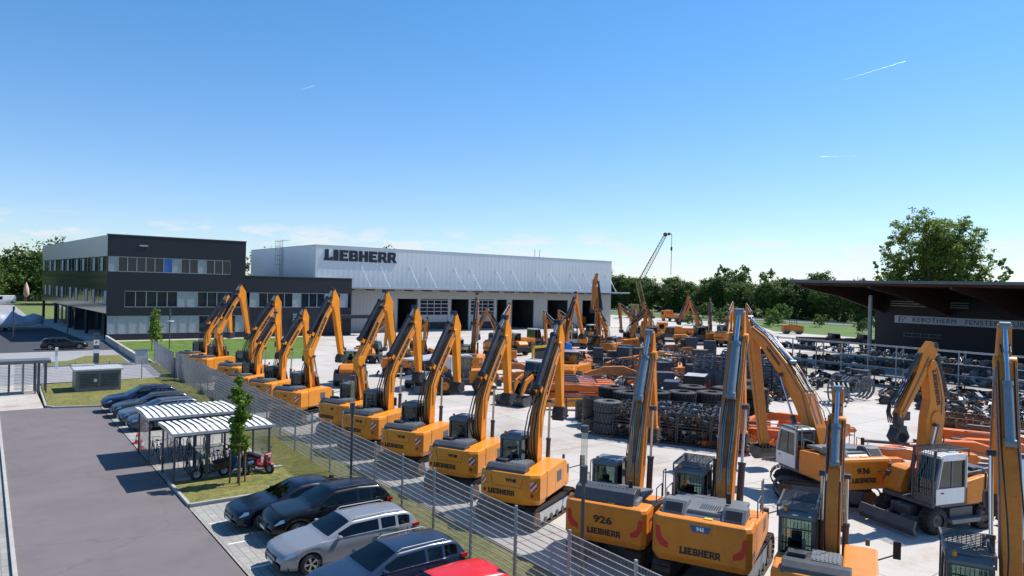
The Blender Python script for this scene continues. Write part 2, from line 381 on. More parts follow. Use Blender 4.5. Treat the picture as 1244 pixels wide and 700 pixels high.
def excavator(label,style='A',hood='twin',under='track',boomk='mono',numtxt=None,guard=False,doorm=None,scale=1.,ym=YEL,tool='coupler',pts=None,name='tracked_excavator',udz=0.,urot=0.,group=None,roofm=MGR,short_number=.20,slim=False):
    """style A: low rounded tail with hazard plates.  style B: tall flat counterweight with red swooshes and handrails."""
    t=thing(name,label,'excavator',group=group)
    big=(style=='B'); W=1.26 if not big else 1.5
    zb=1.02 if not big else 1.18      # deck underside
    if under=='track':
        u=thing_part('undercarriage',t); u.rotation_euler=(0,0,urot)
        L=4.0 if not big else 4.6; hh=.82 if not big else .98; w=.55 if not big else .6; yy=1.0 if not big else 1.15
        for s in (-1,1):
            tr=track_mesh(L,hh,w).build('track',u,loc=(0,s*yy,0))
            sf=side_frame(L,hh,LGR if not big else MGR).build('track_frame',u,loc=(0,s*(yy+w*.27),0),rot=(0,0,0 if s>0 else PI))
        c=MB().use(DGR); c.box(-.8,.8,-yy+.2,yy-.2,.35,.7); c.tube((0,0,.7),(0,0,zb),.55,24)
        c.build('chassis',u,bevel=.03)
    else:
        u=thing_part('undercarriage',t); u.rotation_euler=(0,0,urot)
        c=MB().use(DGR); c.box(-1.9,1.9,-.45,.45,.55,.95); c.box(-.7,.8,-1.2,1.2,.5,.62); c.tube((0,0,.95),(0,0,zb),.5,20)
        for x in (-1.3,1.3): c.tube((x,-1.0,.55),(x,1.0,.55),.13,10)
        for s in (-1,1): c.box(-.6,.65,s*1.02-.18,s*1.02+.18,.55,1.0)
        c.use(MGR)
        for s in (-1,1):
            c.prism([(-.75,.42),(.75,.42),(.85,.62),(-.85,.62)],s*1.3-.12,s*1.3+.12)
        c.build('chassis',u,bevel=.03)
        for x in (-1.3,1.3):
            for s in (-1,1): wheel_parts(u,x,s*1.0,.53,.5,DGR,s)
        b=MB().use(DGR)
        b.prism([(2.45,.08),(2.6,.1),(2.72,.35),(2.6,.68),(2.5,.68),(2.58,.36)],-1.3,1.3)
        for s in (-1,1): b.beam((1.7,s*.35,.7),(2.55,s*.35,.35),.12)
        b.build('dozer_blade',u,bevel=.01)
        for s in (-1,1):
            g_=MB().use(DGR); g_.arm([(-2.3,.35,.3),(-2.6,.15,.12)],s*1.1-.15,s*1.1+.15); g_.build('outrigger',u,bevel=.01)
    # ---- upper structure
    zt=2.15 if not big else 2.48
    rr=-2.05 if not big else -2.75
    body=MB().use(DGR); body.box(rr+.3,1.55,-W+.1,W-.1,zb,zb+.16); body.build('revolving_deck',t,bevel=.02)
    cw=MB().use(ym)
    ch=.30; cf=rr+.95
    poly=[(cf,-W),(rr+ch*.9,-W),(rr+.06,-W+ch*1.1),(rr,-W+.62),(rr,W-.62),(rr+.06,W-ch*1.1),(rr+ch*.9,W),(cf,W)]
    if big: poly=[(cf,-W),(rr+.14,-W),(rr+.0,-W+.16),(rr,W-.16),(rr+.14,W),(cf,W)]
    zc0=zb-.06 if not big else zb-.1
    n=len(poly)
    def ring(z,ins): return [(x+ins*(1 if x<cf-.01 else 0),y*(1-ins*.5),z) for x,y in poly]
    rings=[ring(zc0,.12),ring(zc0+.22,0),ring(zt-.14,0),ring(zt-.03,.05),ring(zt,.14)]
    P=[p for r_ in rings for p in r_]; F=[]
    for k in range(len(rings)-1):
        for i in range(n):
            j=(i+1)%n; F.append((k*n+i,k*n+j,(k+1)*n+j,(k+1)*n+i))
    F.append(tuple(range(n-1,-1,-1))); F.append(tuple((len(rings)-1)*n+i for i in range(n)))
    cw.add(P,F)
    cwo=cw.build('counterweight',t,bevel=.02)
    # panel joint grooves / details
    # lettering
    if not big:
        obj('lettering',LOGO_REAR,cwo,loc=(rr-.004,.25,1.38),rot=(0,0,-PI/2))
        obj('model_number',num(numtxt or '148',.17),cwo,loc=(rr-.006,-.15,1.86),rot=(PI/2,0,-PI/2))
        gp=MB().use(DGR)
        for y0,y1 in ((-.56,.62),):
            gp.beam((rr-.002,y0,1.62),(rr-.002,y1,1.62),.012,.012); gp.beam((rr-.002,y0,1.62),(rr-.002,y0-.1,2.0),.012); gp.beam((rr-.002,y1,1.62),(rr-.002,y1+.1,2.0),.012)
        gp.build('panel_joint',cwo)
        for s in (-1,1):
            a=math.atan2(.5,.22)
            h=MB().use(HAZ); h.box(-.006,.006,-.13,.13,-.17,.17)
            h.build('hazard_panel',t,loc=(rr+.07,s*(W-.36),1.75) if False else (rr+.12,s*(W-.22),1.72),rot=(0,0,s*-.62))
            l=MB().use(RLN,True); l.tube((0,0,0),(-.03,0,0),.07,10); l.build('tail_light',t,loc=(rr+.10,s*(W-.26),1.36))
    else:
        obj('lettering',LOGO_BIG,cwo,loc=(rr-.004,0,1.52),rot=(0,0,-PI/2))
        if numtxt: obj('model_number',num(numtxt,.34),cwo,loc=(rr-.006,.05,1.93),rot=(PI/2,0,-PI/2)).scale=(1.35,1,1)
        for s in (-1,1):
            w_=MB().use(RED); 
            pl=[(0,0),(.13,0),(.19,-.34),(.42,-.5),(.40,-.66),(.16,-.6),(.02,-.36)]
            w_.prism([(s*(-W+.16)+ -s*-(a),2.1+b) for a,b in pl] if False else [(s*(W-.12-a),2.15+b) for a,b in pl],-.004,.004)
            w_.build('red_swoosh',cwo,loc=(rr-.006,0,0),rot=(0,0,-PI/2))
    # right side box (tank, engine door)
    sb=MB().use(ym)
    fx=1.35 if not big else 1.25
    yo=-W; yi=-.42 if not big else -.55
    sb.prism([(cf+.004,zb+.08),(fx,zb+.08),(fx+.06,zb+.45),(fx-.28,zt-.04 if not big else zt-.5),(fx-.55,zt+.05 if not big else zt-.42),(cf+.004,zt-.01 if not big else zt-.1)],yo,yi)
    sbo=sb.build('side_housing',t,bevel=.05)
    gr=MB().use(MGR); gr.box(fx-1.35,fx-.9,yo-.012,yo+.01,zb+.45,zb+.9); 
    gr.use(DGR)
    for k in range(5): gr.box(fx-1.31,fx-.94,yo-.018,yo-.01,zb+.5+k*.075,zb+.53+k*.075)
    gr.build('vent_grille',sbo)
    dd=MB().use(DGR)
    for x in (cf+.02,fx-1.5,fx-.7): dd.box(x-.006,x+.006,yo-.003,yo+.004,zb+.12,zt-.2 if not big else zt-.6)
    dd.tube((fx-.02,yo+.25,zt-.05 if not big else zt-.5),(fx-.02,yo+.25,zt+.12 if not big else zt-.35),.06,8)
    dd.box(fx-.22,fx-.06,yo-.01,yo+.18,zb+.55,zb+.9)
    dd.build('trim',sbo)
    # left rear box
    lb=MB().use(ym if not big else ym); lb.prism([(cf+.004,zb+.08),(-.2,zb+.08),(-.2,zt-.15),(cf+.004,zt-.01)],W-.75,W); lb.build('side_housing',t,bevel=.04)
    # engine cover
    ec=MB().use(DGR if not big else MGR)
    if not big:
        ec.prism([(rr+.22,zt-.02),(-.35,zt-.02),(-.35,zt+.10),(rr+.55,zt+.16),(rr+.30,zt+.08)],-.42,.98)
        ec.use(DGR); ec.prism([(rr+.10,zt-.08),(rr+.62,zt),(rr+.62,zt+.2),(rr+.34,zt+.22),(rr+.14,zt+.08)],-.66,1.0)
        e=ec.build('engine_cover',t,bevel=.03)
        m2=MB().use(MGR); m2.box(rr+.75,-.45,-.38,.34,zt+.11,zt+.17)
        for k in range(7): m2.box(rr+.8,-.5,-.34+k*.1,-.29+k*.1,zt+.17,zt+.19)
        m2.use(STL); m2.tube((-.55,.55,zt+.1),(-.55,.55,zt+.42),.05,10)
        m2.box(rr+.8,rr+1.1,.45,.9,zt+.1,zt+.26)
        m2.build('radiator_grille',e,bevel=.008)
    else:
        ec.prism([(rr+.34,zt-.01),(-.3,zt-.01),(-.3,zt+.12),(rr+1.5,zt+.2),(rr+.55,zt+.14)],-W+.42,W-.30)
        e=ec.build('engine_cover',t,bevel=.04)
        if hood=='long':
            h=MB().use(DGR); h.prism([(rr+.28,zt),(rr+1.25,zt),(rr+1.2,zt+.42),(rr+.75,zt+.5),(rr+.42,zt+.40)],-W+.55,W-.25)
            h.use(BLK)
            for k in range(9): h.beam((rr+.66,-W+.9+k*.13,zt+.485),(rr+1.1,-W+.9+k*.13,zt+.455),.055,.03)
            h.build('intake_hood',e,bevel=.07)
        for (ya,yb) in (((W-.95,W-.2),(-W+.25,-W+.95)) if hood!='long' else ()):
            h=MB().use(MGR); h.prism([(rr+.3,zt),(rr+1.35,zt),(rr+1.15,zt+.33),(rr+.66,zt+.36)],ya,yb)
            h.use(BLK); h.prism([(rr+.33,zt+.05),(rr+.40,zt+.05),(rr+.64,zt+.31),(rr+.57,zt+.33)],ya+.08,yb-.08)
            h.build('intake_hood',e,bevel=.05)
        g2=MB().use(MGR); g2.box(rr+.5,rr+1.5,-W+1.0,W-1.0,zt+.05,zt+.17); g2.use(BLK)
        for k in range(9): g2.box(rr+.75,rr+1.3,-.40+k*.07,-.37+k*.07,zt+.165,zt+.185)
        g2.build('radiator_grille',e)
        x_=MB().use(BLK); x_.tube((rr+.95,-W+.85,zt+.4),(rr+.95,-W+.85,zt+.72),.08,10); x_.build('exhaust',e)
        hr=MB().use(PIP)
        for s in (-1,1):
            y=s*(W-.06)
            hr.path([(-.3,y,zt-.1),(-.3,y,zt+.85),(.05,y,zt+.85),(.05,y,zt-.3)],.022)
            hr.path([(-1.2,y,zt-.1),(-1.2,y,zt+.42),(-.45,y,zt+.42),(-.45,y,zt-.1)],.02)
        hr.build('handrail',t)
        bd=MB().use(YLW); bd.box(rr+.25,rr+.55,-.3,-.05,zt+.0,zt+.03); bd.build('warning_plate',e)
    # cab
    cx0=-.12 if not big else 0.05; cz=zb+.16
    ztop=3.05 if not big else 3.22
    cab(t,cx0,cx0+1.62,W-.93 if not big else W-1.0,W-.02,cz,ztop,doorm and MGR or DGR,roofm,doorm,guard)
    # mirrors
    mr=MB().use(BLK); 
    mr.beam((fx-.1,yo+.05,zb+.7),(fx+.25,yo-.45,zb+.85),.03); mr.box(fx+.2,fx+.26,yo-.6,yo-.4,zb+.75,zb+1.25)
    mr.build('mirror',t)
    # front hose tower
    # ---- boom
    S=pts or dict(b=[(.35,zb+.75,.5),(.42,3.2,.5),(.52,3.95,.62),(1.1,4.8,.52),(2.0,6.1,.46),(2.55,6.75,.34)],
                  s=[(2.62,7.72,.20),(2.72,6.95,.52),(2.8,6.2,.44),(3.05,3.75,.26)])
    bw=.20 if not big else .30; sw=.15 if not big else .20
    y0=-.12 if not big else -.12
    bm=MB().use(ym); bm.arm(S['b'],y0-bw,y0+bw)
    j=S['b'][2]; 
    tip=S['b'][-1]; piv=S['s'][1]
    bm.tube((tip[0],y0-bw-.05,tip[1]),(tip[0],y0+bw+.05,tip[1]),.19,16)
    if boomk=='two': bm.tube((j[0],y0-bw-.06,j[1]),(j[0],y0+bw+.06,j[1]),.30,16)
    bo=bm.build('boom',t,bevel=.02)
    # lettering on both flanks of the upper boom
    k=len(S['b'])//2+0; a=S['b'][k]; b=S['b'][k+1]
    ang=math.atan2(b[1]-a[1],b[0]-a[0]); cxm=(a[0]+b[0])/2; czm=(a[1]+b[1])/2
    for s in (-1,1):
        l=obj('lettering',LOGO_BOOM,bo,loc=(cxm,y0+s*(bw+.006),czm)); l.rotation_euler=(0,-ang,0) if s<0 else (0,ang+0,PI)
    sk=MB().use(ym); sk.arm(S['s'],y0-sw,y0+sw)
    sk.tube((S['s'][-1][0],y0-sw-.04,S['s'][-1][1]),(S['s'][-1][0],y0+sw+.04,S['s'][-1][1]),.14,12)
    sk.build('stick',t,bevel=.015)
    # cylinders
    c1=MB()
    up=S['b'][3] if boomk!='two' else S['b'][2]
    for s in (-1,1):
        m_=MB(); cyl(m_,(.95,y0+s*(bw+.12),zb+.35),(up[0]+.15,y0+s*(bw+.12),up[1]-.25),.09 if not big else .12,.05,.5); m_.build('boom_cylinder',bo)
    n0=S['b'][3]; off=.66 if not big else .55
    d=Vector((S['b'][4][0]-n0[0],S['b'][4][1]-n0[1])).normalized(); nn=Vector((-d.y,d.x))
    if slim: off=.42
    m_=MB(); cyl(m_,(n0[0]+nn.x*off,y0,n0[1]+nn.y*off),(S['s'][0][0]-.05,y0,S['s'][0][1]-.02),.11 if slim else (.14 if not big else .15),.06 if not big else .08,.5 if slim else (.80 if not big else .62),CYL if (slim or big) else BLS)
    m_.use(ym); m_.arm([(n0[0],n0[1],.3),(n0[0]+nn.x*off,n0[1]+nn.y*off,.2)],y0-.14,y0-.10); m_.arm([(n0[0],n0[1],.3),(n0[0]+nn.x*off,n0[1]+nn.y*off,.2)],y0+.10,y0+.14)
    m_.build('stick_cylinder',bo)
    sa=S['s'][1]; sbm=S['s'][-1]
    fo=.36
    m_=MB(); cyl(m_,(sa[0]+fo,y0,sa[1]+.1),(sbm[0]+fo*.75,y0,sbm[1]+.45),.08,.045,.5); m_.build('bucket_cylinder',bo)
    # hoses
    hz=MB().use(BLK)
    for q in range(2 if (big or slim) else 4):
        y=y0-.16+q*(.34 if (big or slim) else .11); o_=.30+.04*(q%2)
        pp=[(.25,y,zb+.9),(-.12-.05*q,y,2.7),(-.18-.07*q,y,3.4),(.08-.05*q,y,4.1)]
        for (x,z,th) in S['b'][3:]: 
            pp.append((x+nn.x*(th/2+.05),y,z+nn.y*(th/2+.05)))
        hz.path(pp,.02 if (big or slim) else (.028 if q%2 else .04),6)
    if True:
        for q in range(3):
            pp=[(tip[0]-.2,y0-.1+q*.1,tip[1]+.3),(S['s'][0][0]+.1,y0-.1+q*.1,S['s'][0][1]-.35),(sa[0]+.32,y0-.1+q*.1,sa[1]-.2),(sbm[0]+.25,y0-.1+q*.1,sbm[1]+.3)]
            hz.path(pp,.022,6)
    hz.build('hose',bo)
    pz=MB().use(PIP)
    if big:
        gp_=MB().use(SHB); gp_.arm([(x+nn.x*(th/2+.012),z+nn.y*(th/2+.012),.02) for x,z,th in S['b'][1:]],y0-bw+.12,y0+bw-.12); gp_.build('boom_shade_plate',bo)  # added plate: its brown stands in for shade on the boom back
        for q in (-.20,-.13,.13,.20):
            pp=[(.15,y0+q*1.2,zb+.9)]+[(x+nn.x*(th/2+.04),y0+q*(1 if i_%2 else .75),z+nn.y*(th/2+.04)) for i_,(x,z,th) in enumerate(S['b'][1:])]
            pz.path(pp,.026,6)
    for s in (-1,1):
        pp=[(S['b'][1][0],y0+s*(bw+.03),S['b'][1][1])]+[(x+nn.x*th*.3,y0+s*(bw+.03),z+nn.y*th*.3) for x,z,th in S['b'][2:]]
        pz.path(pp,.022,6)
    pz.path([(x-.0,y0+sw+.03,z) for x,z,th in S['s'][1:]],.02,6)
    pz.build('hydraulic_pipe',bo)
    # tool
    ex,ez=sbm[0],sbm[1]
    if tool=='coupler':
        q=MB().use(STL); q.prism([(ex-.28,ez-.55),(ex+.25,ez-.5),(ex+.38,ez-.2),(ex+.2,ez+.02),(ex-.15,ez+.05),(ex-.32,ez-.2)],y0-.26,y0+.26)
        q.use(DGR); q.arm([(ex+.27,ez+.5,.1),(ex+.34,ez-.15,.1)],y0-.22,y0-.17); q.arm([(ex+.27,ez+.5,.1),(ex+.34,ez-.15,.1)],y0+.17,y0+.22)
        q.tube((ex-.2,y0-.33,ez-.42),(ex-.2,y0+.33,ez-.42),.06,10); q.tube((ex+.22,y0-.33,ez-.38),(ex+.22,y0+.33,ez-.38),.06,10)
        q.build('quick_coupler',t,bevel=.02)
    elif tool=='bucket':
        bucket_mesh(ex+.05,ez-.1,y0,.55,1.0,STL,flip=True).build('bucket',t)
    elif tool=='grab':
        q=MB().use(STL); q.tube((ex,y0,ez+.05),(ex,y0,ez-.45),.2,12); q.box(ex-.22,ex+.22,y0-.22,y0+.22,ez-.7,ez-.45); q.box(ex-.5,ex+.1,y0-.12,y0+.12,ez-.25,ez+.1)
        for s in (-1,1): q.arm([(ex+s*.14,ez-.6,.2),(ex+s*.34,ez-.9,.14),(ex+s*.15,ez-1.15,.08)],y0-.2,y0+.2)
        q.use(BLK)
        for k in range(4): q.path([(ex-.25,y0-.15+k*.1,ez+1.3),(ex-.02,y0-.17+k*.11,ez+.9),(ex+.3+.08*k,y0-.2+k*.1,ez+.5),(ex+.42+.05*k,y0-.2+k*.1,ez+.1),(ex+.3,y0-.2+k*.1,ez-.35)],.025)
        q.build('demolition_grab',t)
    t.scale=(scale,)*3
    return t
def bucket_mesh(cx,cz,cy,r,w,m,flip=False,teeth=True):
    mb=MB().use(m); pts=[]
    n=9; s=-1 if flip else 1
    for i in range(n): 
        a=R(-20+ i*(215/(n-1))); pts.append((cx+s*(-math.cos(a))*r*(1.15 if i>5 else 1),cz-math.sin(a)*r-.2))
    pts=[(cx+s*r*1.15,cz)]+pts if False else pts
    out=pts; inn=[(cx+(x-cx)*.93,cz-.2+(z-cz+.2)*.93) for x,z in pts]
    for i in range(n-1):
        mb.prism([out[i],out[i+1],inn[i+1],inn[i]],cy-w/2,cy+w/2)
    for y in (cy-w/2-.02,cy+w/2):
        mb.prism(out,y,y+.02)
    e=out[-1]; f=out[-2]; d=Vector((e[0]-f[0],e[1]-f[1])).normalized()
    if teeth:
        for k in range(5):
            y=cy-w/2+w*(k+.5)/5; mb.beam((e[0],y,e[1]),(e[0]+d.x*.16,y,e[1]+d.y*.16),.07,.04)
    for y in (cy-.2,cy+.16): mb.prism([(cx-.25,cz-.15),(cx+.25,cz-.15),(cx+.2,cz+.15),(cx-.2,cz+.15)],y,y+.04)
    return mb
# ---------------------------------------------------------------- cars
CGL=mat('car_glass',(.012,.016,.018),.05,var=.05,spec=.45)
def car_glass():
    m=bpy.data.materials.new('car_window_glass'); nt=nodes(m); N=nt.nodes; L=nt.links
    out=N.new('ShaderNodeOutputMaterial'); mx=N.new('ShaderNodeMixShader'); tr=N.new('ShaderNodeBsdfTransparent'); gl=N.new('ShaderNodeBsdfGlossy')
    tr.inputs[0].default_value=(.34,.40,.38,1); gl.inputs['Roughness'].default_value=.03; gl.inputs[0].default_value=(.9,.9,.9,1)
    fr=N.new('ShaderNodeFresnel'); fr.inputs[0].default_value=1.48; L.new(fr.outputs[0],mx.inputs[0]); L.new(tr.outputs[0],mx.inputs[1]); L.new(gl.outputs[0],mx.inputs[2]); L.new(mx.outputs[0],out.inputs[0])
    return m
CGL=car_glass()
INT=mat('car_interior',(.05,.05,.055),.8,var=.2)
LENS=mat('headlight_lens',(.45,.5,.53),.08,metal=.4,var=.05,coat=.5)
RIM=mat('alloy_rim',(.42,.43,.45),.28,metal=.8,var=.05)
def paint(n,c,metal=.35): return mat(n,c,.32,metal=metal*.6,var=.02,coat=.35,spec=.35)
def interp(pts,x):
    if x<=pts[0][0]: return pts[0][1]
    for a,b in zip(pts,pts[1:]):
        if x<=b[0]:
            return a[1]+(b[1]-a[1])*(x-a[0])/(b[0]-a[0])
    return pts[-1][1]
def smooth_interp(pts,x,h=.07):
    return sum(interp(pts,x+h*k/3)*w for k,w in ((-3,1),(-2,2),(-1,3),(0,4),(1,3),(2,2),(3,1)))/16
def car(name,label,m,kind='estate',L=4.7,W=1.84,H=1.47,rails=False,plate='white',cat='car',rim=None,group=None):
    t=thing(name,label,cat,group=group); h=L/2; wr=.33 if kind!='suv' else .365
    if kind=='suv': H=1.66
    g=.0 if kind!='suv' else .1
    top={'sedan':[(-h,.62),(-h+.04,.98),(-h+.15,1.06),(-h+.55,1.10),(-h+1.35,H-.05),(-h+2.0,H),(h-2.35,H-.03),(h-1.45,1.02),(h-.5,.88),(h-.12,.78),(h-.03,.69),(h,.5)],
      'estate':[(-h,.6),(-h+.03,.95),(-h+.30,1.30),(-h+.52,H-.05),(-h+1.3,H),(h-2.3,H-.03),(h-1.40,1.02),(h-.5,.89),(h-.12,.78),(h-.03,.70),(h,.5)],
      'suv':[(-h,.7),(-h+.03,1.05),(-h+.30,1.38),(-h+.55,H-.07),(-h+1.4,H),(h-2.25,H-.04),(h-1.38,1.15),(h-.4,1.02),(h-.1,.85),(h,.6)],
      'hatch':[(-h,.6),(-h+.03,.95),(-h+.26,1.28),(-h+.45,H-.06),(-h+1.1,H),(h-2.0,H-.04),(h-1.15,1.02),(h-.4,.86),(h-.1,.72),(h,.5)],
      'van':[(-h,.7),(-h+.03,1.1),(-h+.1,H-.12),(-h+.25,H),(-h+1.5,H+.02),(h-1.7,H-.03),(h-.95,1.15),(h-.3,1.0),(h-.08,.8),(h,.5)]}[kind]
    xt={'sedan':(-h+.55,-h+1.35,h-2.35,h-1.45),'estate':(-h+.30,-h+.52,h-2.3,h-1.40),'suv':(-h+.30,-h+.55,h-2.25,h-1.38),'hatch':(-h+.26,-h+.45,h-2.0,h-1.15),'van':(-h+.05,-h+.08,h-1.7,h-.95)}[kind]
    belt=(.93 if kind not in('suv','van') else 1.06)
    fa,ra=h-.88,-h+.92
    if kind=='van': fa,ra=h-.85,-h+1.0
    xs=set()
    n=64
    for i in range(n+1): xs.add(round(-h+L*i/n,4))
    for c in (fa,ra):
        for k in range(13): xs.add(round(c+(wr+.06)*math.cos(PI*k/12),4))
    bp=[xt[1]+.02,xt[2]+.0]
    mid=(xt[1]+xt[2])/2 if kind!='van' else xt[2]-.9
    pil=[(mid-.05,mid+.05)]
    if kind in('estate','suv'): pil.append((xt[1]+.30,xt[1]+.40))
    for a,b in pil: xs.add(round(a,4)); xs.add(round(b,4))
    for q in xt: xs.add(round(q,4))
    xs=sorted(xs); xs=[x for i,x in enumerate(xs) if i==0 or x-xs[i-1]>.006]
    secs=[]
    for x in xs:
        u=abs(x)/h; w=W/2*(1-.07*u**3-.11*u**9)
        zt=smooth_interp(top,x) if abs(x)<h-.1 else interp(top,x)
        zl=.20+g
        for c in (fa,ra):
            d=abs(x-c)
            if d<wr+.055: zl=max(zl,wr+math.sqrt((wr+.055)**2-d*d))
        if x>h-.4: zl=max(zl,.2+g+.08*(x-h+.4)/.4)
        gh=zt>belt+.07 and xt[0]-.15<x<xt[3]
        zb=min(belt+.03*(h-x)/L,zt-.05)
        zs=min(.62+g,zb-.05)
        P=[(w*.6,zl+.0),(w*.95,zl),(w*.985,zl+(zs-zl)*.5 if zl<zs else zl),(w,max(zs,zl+.01)),(w*.975,max(zb,zl+.02))]
        if gh:
            f=min(1,(zt-zb)/(H-belt)); wr_=w*(.965-.21*f)
            ze=zt-.10*f-.01
            P+=[(w*.965+(wr_-w*.965)*.10,zb+(ze-zb)*.10),(w*.965+(wr_-w*.965)*.88,zb+(ze-zb)*.88),(wr_,ze),(wr_*.88,zt-.045*f),(wr_*.5,zt-.014),(0,zt)]
        else:
            P+=[(w*.955,zb+(zt-zb)*.25),(w*.92,zb+(zt-zb)*.5),(w*.86,zb+(zt-zb)*.7),(w*.7,zb+(zt-zb)*.87),(w*.4,zt-.008),(0,zt)]
        secs.append((x,P,gh))
    cats={'body':[], 'windscreen':[], 'rear_window':[], 'side_window':[]}
    K=11; V=[];
    for x,P,gh in secs:
        def bl(x,y): 
            q=max(0,min(1,abs(x)/h)); q=q*q*(3-2*q)
            return x+(.15 if x>0 else -.08)*(1-(y/(W/2))**2)*q
        for y,z in P: V.append((bl(x,y),-y,z))
        for y,z in P: V.append((bl(x,y),y,z))
    sideL=[];sideR=[]
    for i in range(len(secs)-1):
        xm=(secs[i][0]+secs[i+1][0])/2; gh=secs[i][2] and secs[i+1][2]
        for s in (0,1):
            for k in range(K-1):
                a=i*2*K+s*K+k; b=a+2*K; f=(a,b,b+1,a+1) if s==0 else (a,a+1,b+1,b)
                cat_='body'
                if gh:
                    if k==5 and xt[0]+(.35 if kind=='sedan' else .08)<xm<xt[3]-.42 and not any(p<xm<q for p,q in pil):
                        cat_='L' if s else 'R'
                        if kind=='van' and xm<xt[2]-.9: cat_='body'
                    if k>=8 or (k==7 and False):
                        if xt[2]+.06<xm<xt[3]-.09: cat_='windscreen'
                        if xt[0]+.0<xm<xt[1]-.02 and kind!='van': cat_='rear_window'
                if cat_=='L': sideL.append(f)
                elif cat_=='R': sideR.append(f)
                else: cats[cat_].append(f)
    def mk(nm,F,mm,par):
        used=sorted({i for f in F for i in f}); mp={o:k for k,o in enumerate(used)}
        me=bpy.data.meshes.new(nm); me.from_pydata([V[i] for i in used],[],[[mp[i] for i in f] for f in F]); me.materials.append(mm)
        bm=bmesh.new(); bm.from_mesh(me); bmesh.ops.remove_doubles(bm,verts=bm.verts,dist=.0005)
        if nm=='body':
            pass
        bm.to_mesh(me); bm.free()
        me.polygons.foreach_set('use_smooth',[True]*len(me.polygons))
        return obj(nm,me,par)
    body=mk('body',cats['body'],m,t)
    mk('windscreen',cats['windscreen'],CGL,t)
    if cats['rear_window']: mk('rear_window',cats['rear_window'],CGL,t)
    mk('side_window',sideL,CGL,t); mk('side_window',sideR,CGL,t)
    ub=MB().use(BLK); ub.box(-h+.25,h-.25,-W/2+.26,W/2-.26,.2+g,.8)
    ub.box(fa+wr+.12,h-.15,-W/2+.12,W/2-.12,.24+g,.5); ub.box(ra+wr+.1,fa-wr-.1,-W/2+.1,W/2-.1,.2+g,.5); ub.box(-h+.12,ra-wr-.1,-W/2+.12,W/2-.12,.26+g,.6)
    ub.build('underbody',t)
    it=MB().use(INT); 
    if kind!='van':
        for sx_ in (xt[2]-.55,xt[2]-1.4):
            for s in (-1,1):
                it.box(sx_-.25,sx_+.28,s*.38-.24,s*.38+.24,.55+g,.72+g); it.prism([(sx_-.2,.6+g),(sx_-.36,1.16+g),(sx_-.24,1.18+g),(sx_-.06,.65+g)],s*.38-.23,s*.38+.23); it.box(sx_-.38,sx_-.29,s*.38-.12,s*.38+.12,1.18+g,1.33+g)
        it.box(xt[3]-.75,xt[3]-.15,-W/2+.15,W/2-.15,.72+g,.92+g); it.use(BLK); it.tube((xt[3]-.82,.38,.95+g),(xt[3]-.80,.38,.97+g),.18,14)
    else: it.box(xt[2]-.9,xt[2]-.8,-W/2+.1,W/2-.1,.5,H-.15)
    it.build('interior',t)
    fg=MB().use(BLK); fg.box(h-.02,h+.125,-.42,.42,.46+g,.63+g); fg.box(h-.1,h+.06,-.66,.66,.26+g,.36+g)
    fg.use(CHR)
    for z in (.50,.56): fg.box(h+.125,h+.133,-.40,.40,z+g,z+.012+g)
    fg.build('grille',t)
    pl=MB().use(WHT); pl.box(h+.14,h+.15,-.26,.26,.36+g,.46+g); pl.build('number_plate',t)
    pl=MB().use(WHT); pl.box(-h-.105,-h-.09,-.26,.26,.6+g,.71+g); pl.build('number_plate',t)
    for s in (-1,1):
        l=MB().use(LENS,True); 
        l.add([(h-.055,s*.50,.55+g),(h-.10,s*.78,.57+g),(h-.42,s*.875,.66+g),(h-.40,s*.865,.77+g),(h-.17,s*.74,.72+g),(h-.10,s*.50,.68+g)],[(0,1,2,3,4,5)])
        l.v=[(x+.055+.05*(.9-abs(y)),y*1.02,z+.03) for x,y,z in l.v]; l.build('headlight',t)
        l=MB().use(RLN); z0=.84+g; l.box(-h+.0,-h+.24,s*(W/2-.10)-.03,s*(W/2-.10)+.035,z0,z0+.12) if kind!='van' else l.box(-h-.02,-h+.05,s*(W/2-.16)-.05,s*(W/2-.16)+.05,.8,1.3); l.build('tail_light',t,bevel=.015)
        mr=MB().use(m); mx=xt[3]-.38; mr.cb((mx,s*(W/2+.07),belt+.09),(.14,.2,.13)); mr.build('mirror',t,bevel=.04)
        for c in (fa,ra):
            w_=wheel_car(t,c,s*(W/2-.13),wr,s,rim or RIM)
        dh=MB().use(m)
        for x in (mid+.15,mid-.75): dh.cb((x,s*(W/2*.985+.012),.80+g),(.18,.03,.03))
        dh.use(BLK)
        dh.beam((mid+.0,s*(W/2+.0),.35+g),(mid+.0,s*(W/2*.985),belt-.03),.008,.008)
        dh.build('door_handle',t)
        sm_=MB().use(BLK)
        for xx in (mid+1.02,mid-.98): sm_.beam((xx,s*(W/2-.012),.36+g),(xx-.04,s*(W/2*.972),belt-.02),.008,.03)
        sm_.build('door_seam',t)
        ch_=MB().use(CHR if rails else BLK); ch_.beam((xt[0]+.45,s*(W/2*.972+.004),belt+.045),(xt[3]-.45,s*(W/2*.972+.004),belt+.03),.012,.018); ch_.build('window_trim',t)
        if rails or kind in('estate','suv'):
            r_=MB().use(LGR if rails else BLK); xa,xb=xt[1]+.15,xt[2]-.05
            yy=s*W/2*.70
            r_.path([(xa,yy,H-.06),(xa+.12,yy,H+.0),(xb-.12,yy,H+.0),(xb,yy,H-.07)],.015,6); r_.build('roof_rail',t)
    tr=MB().use(CHR)
    tr.build('window_trim',t) if False else None
    return t
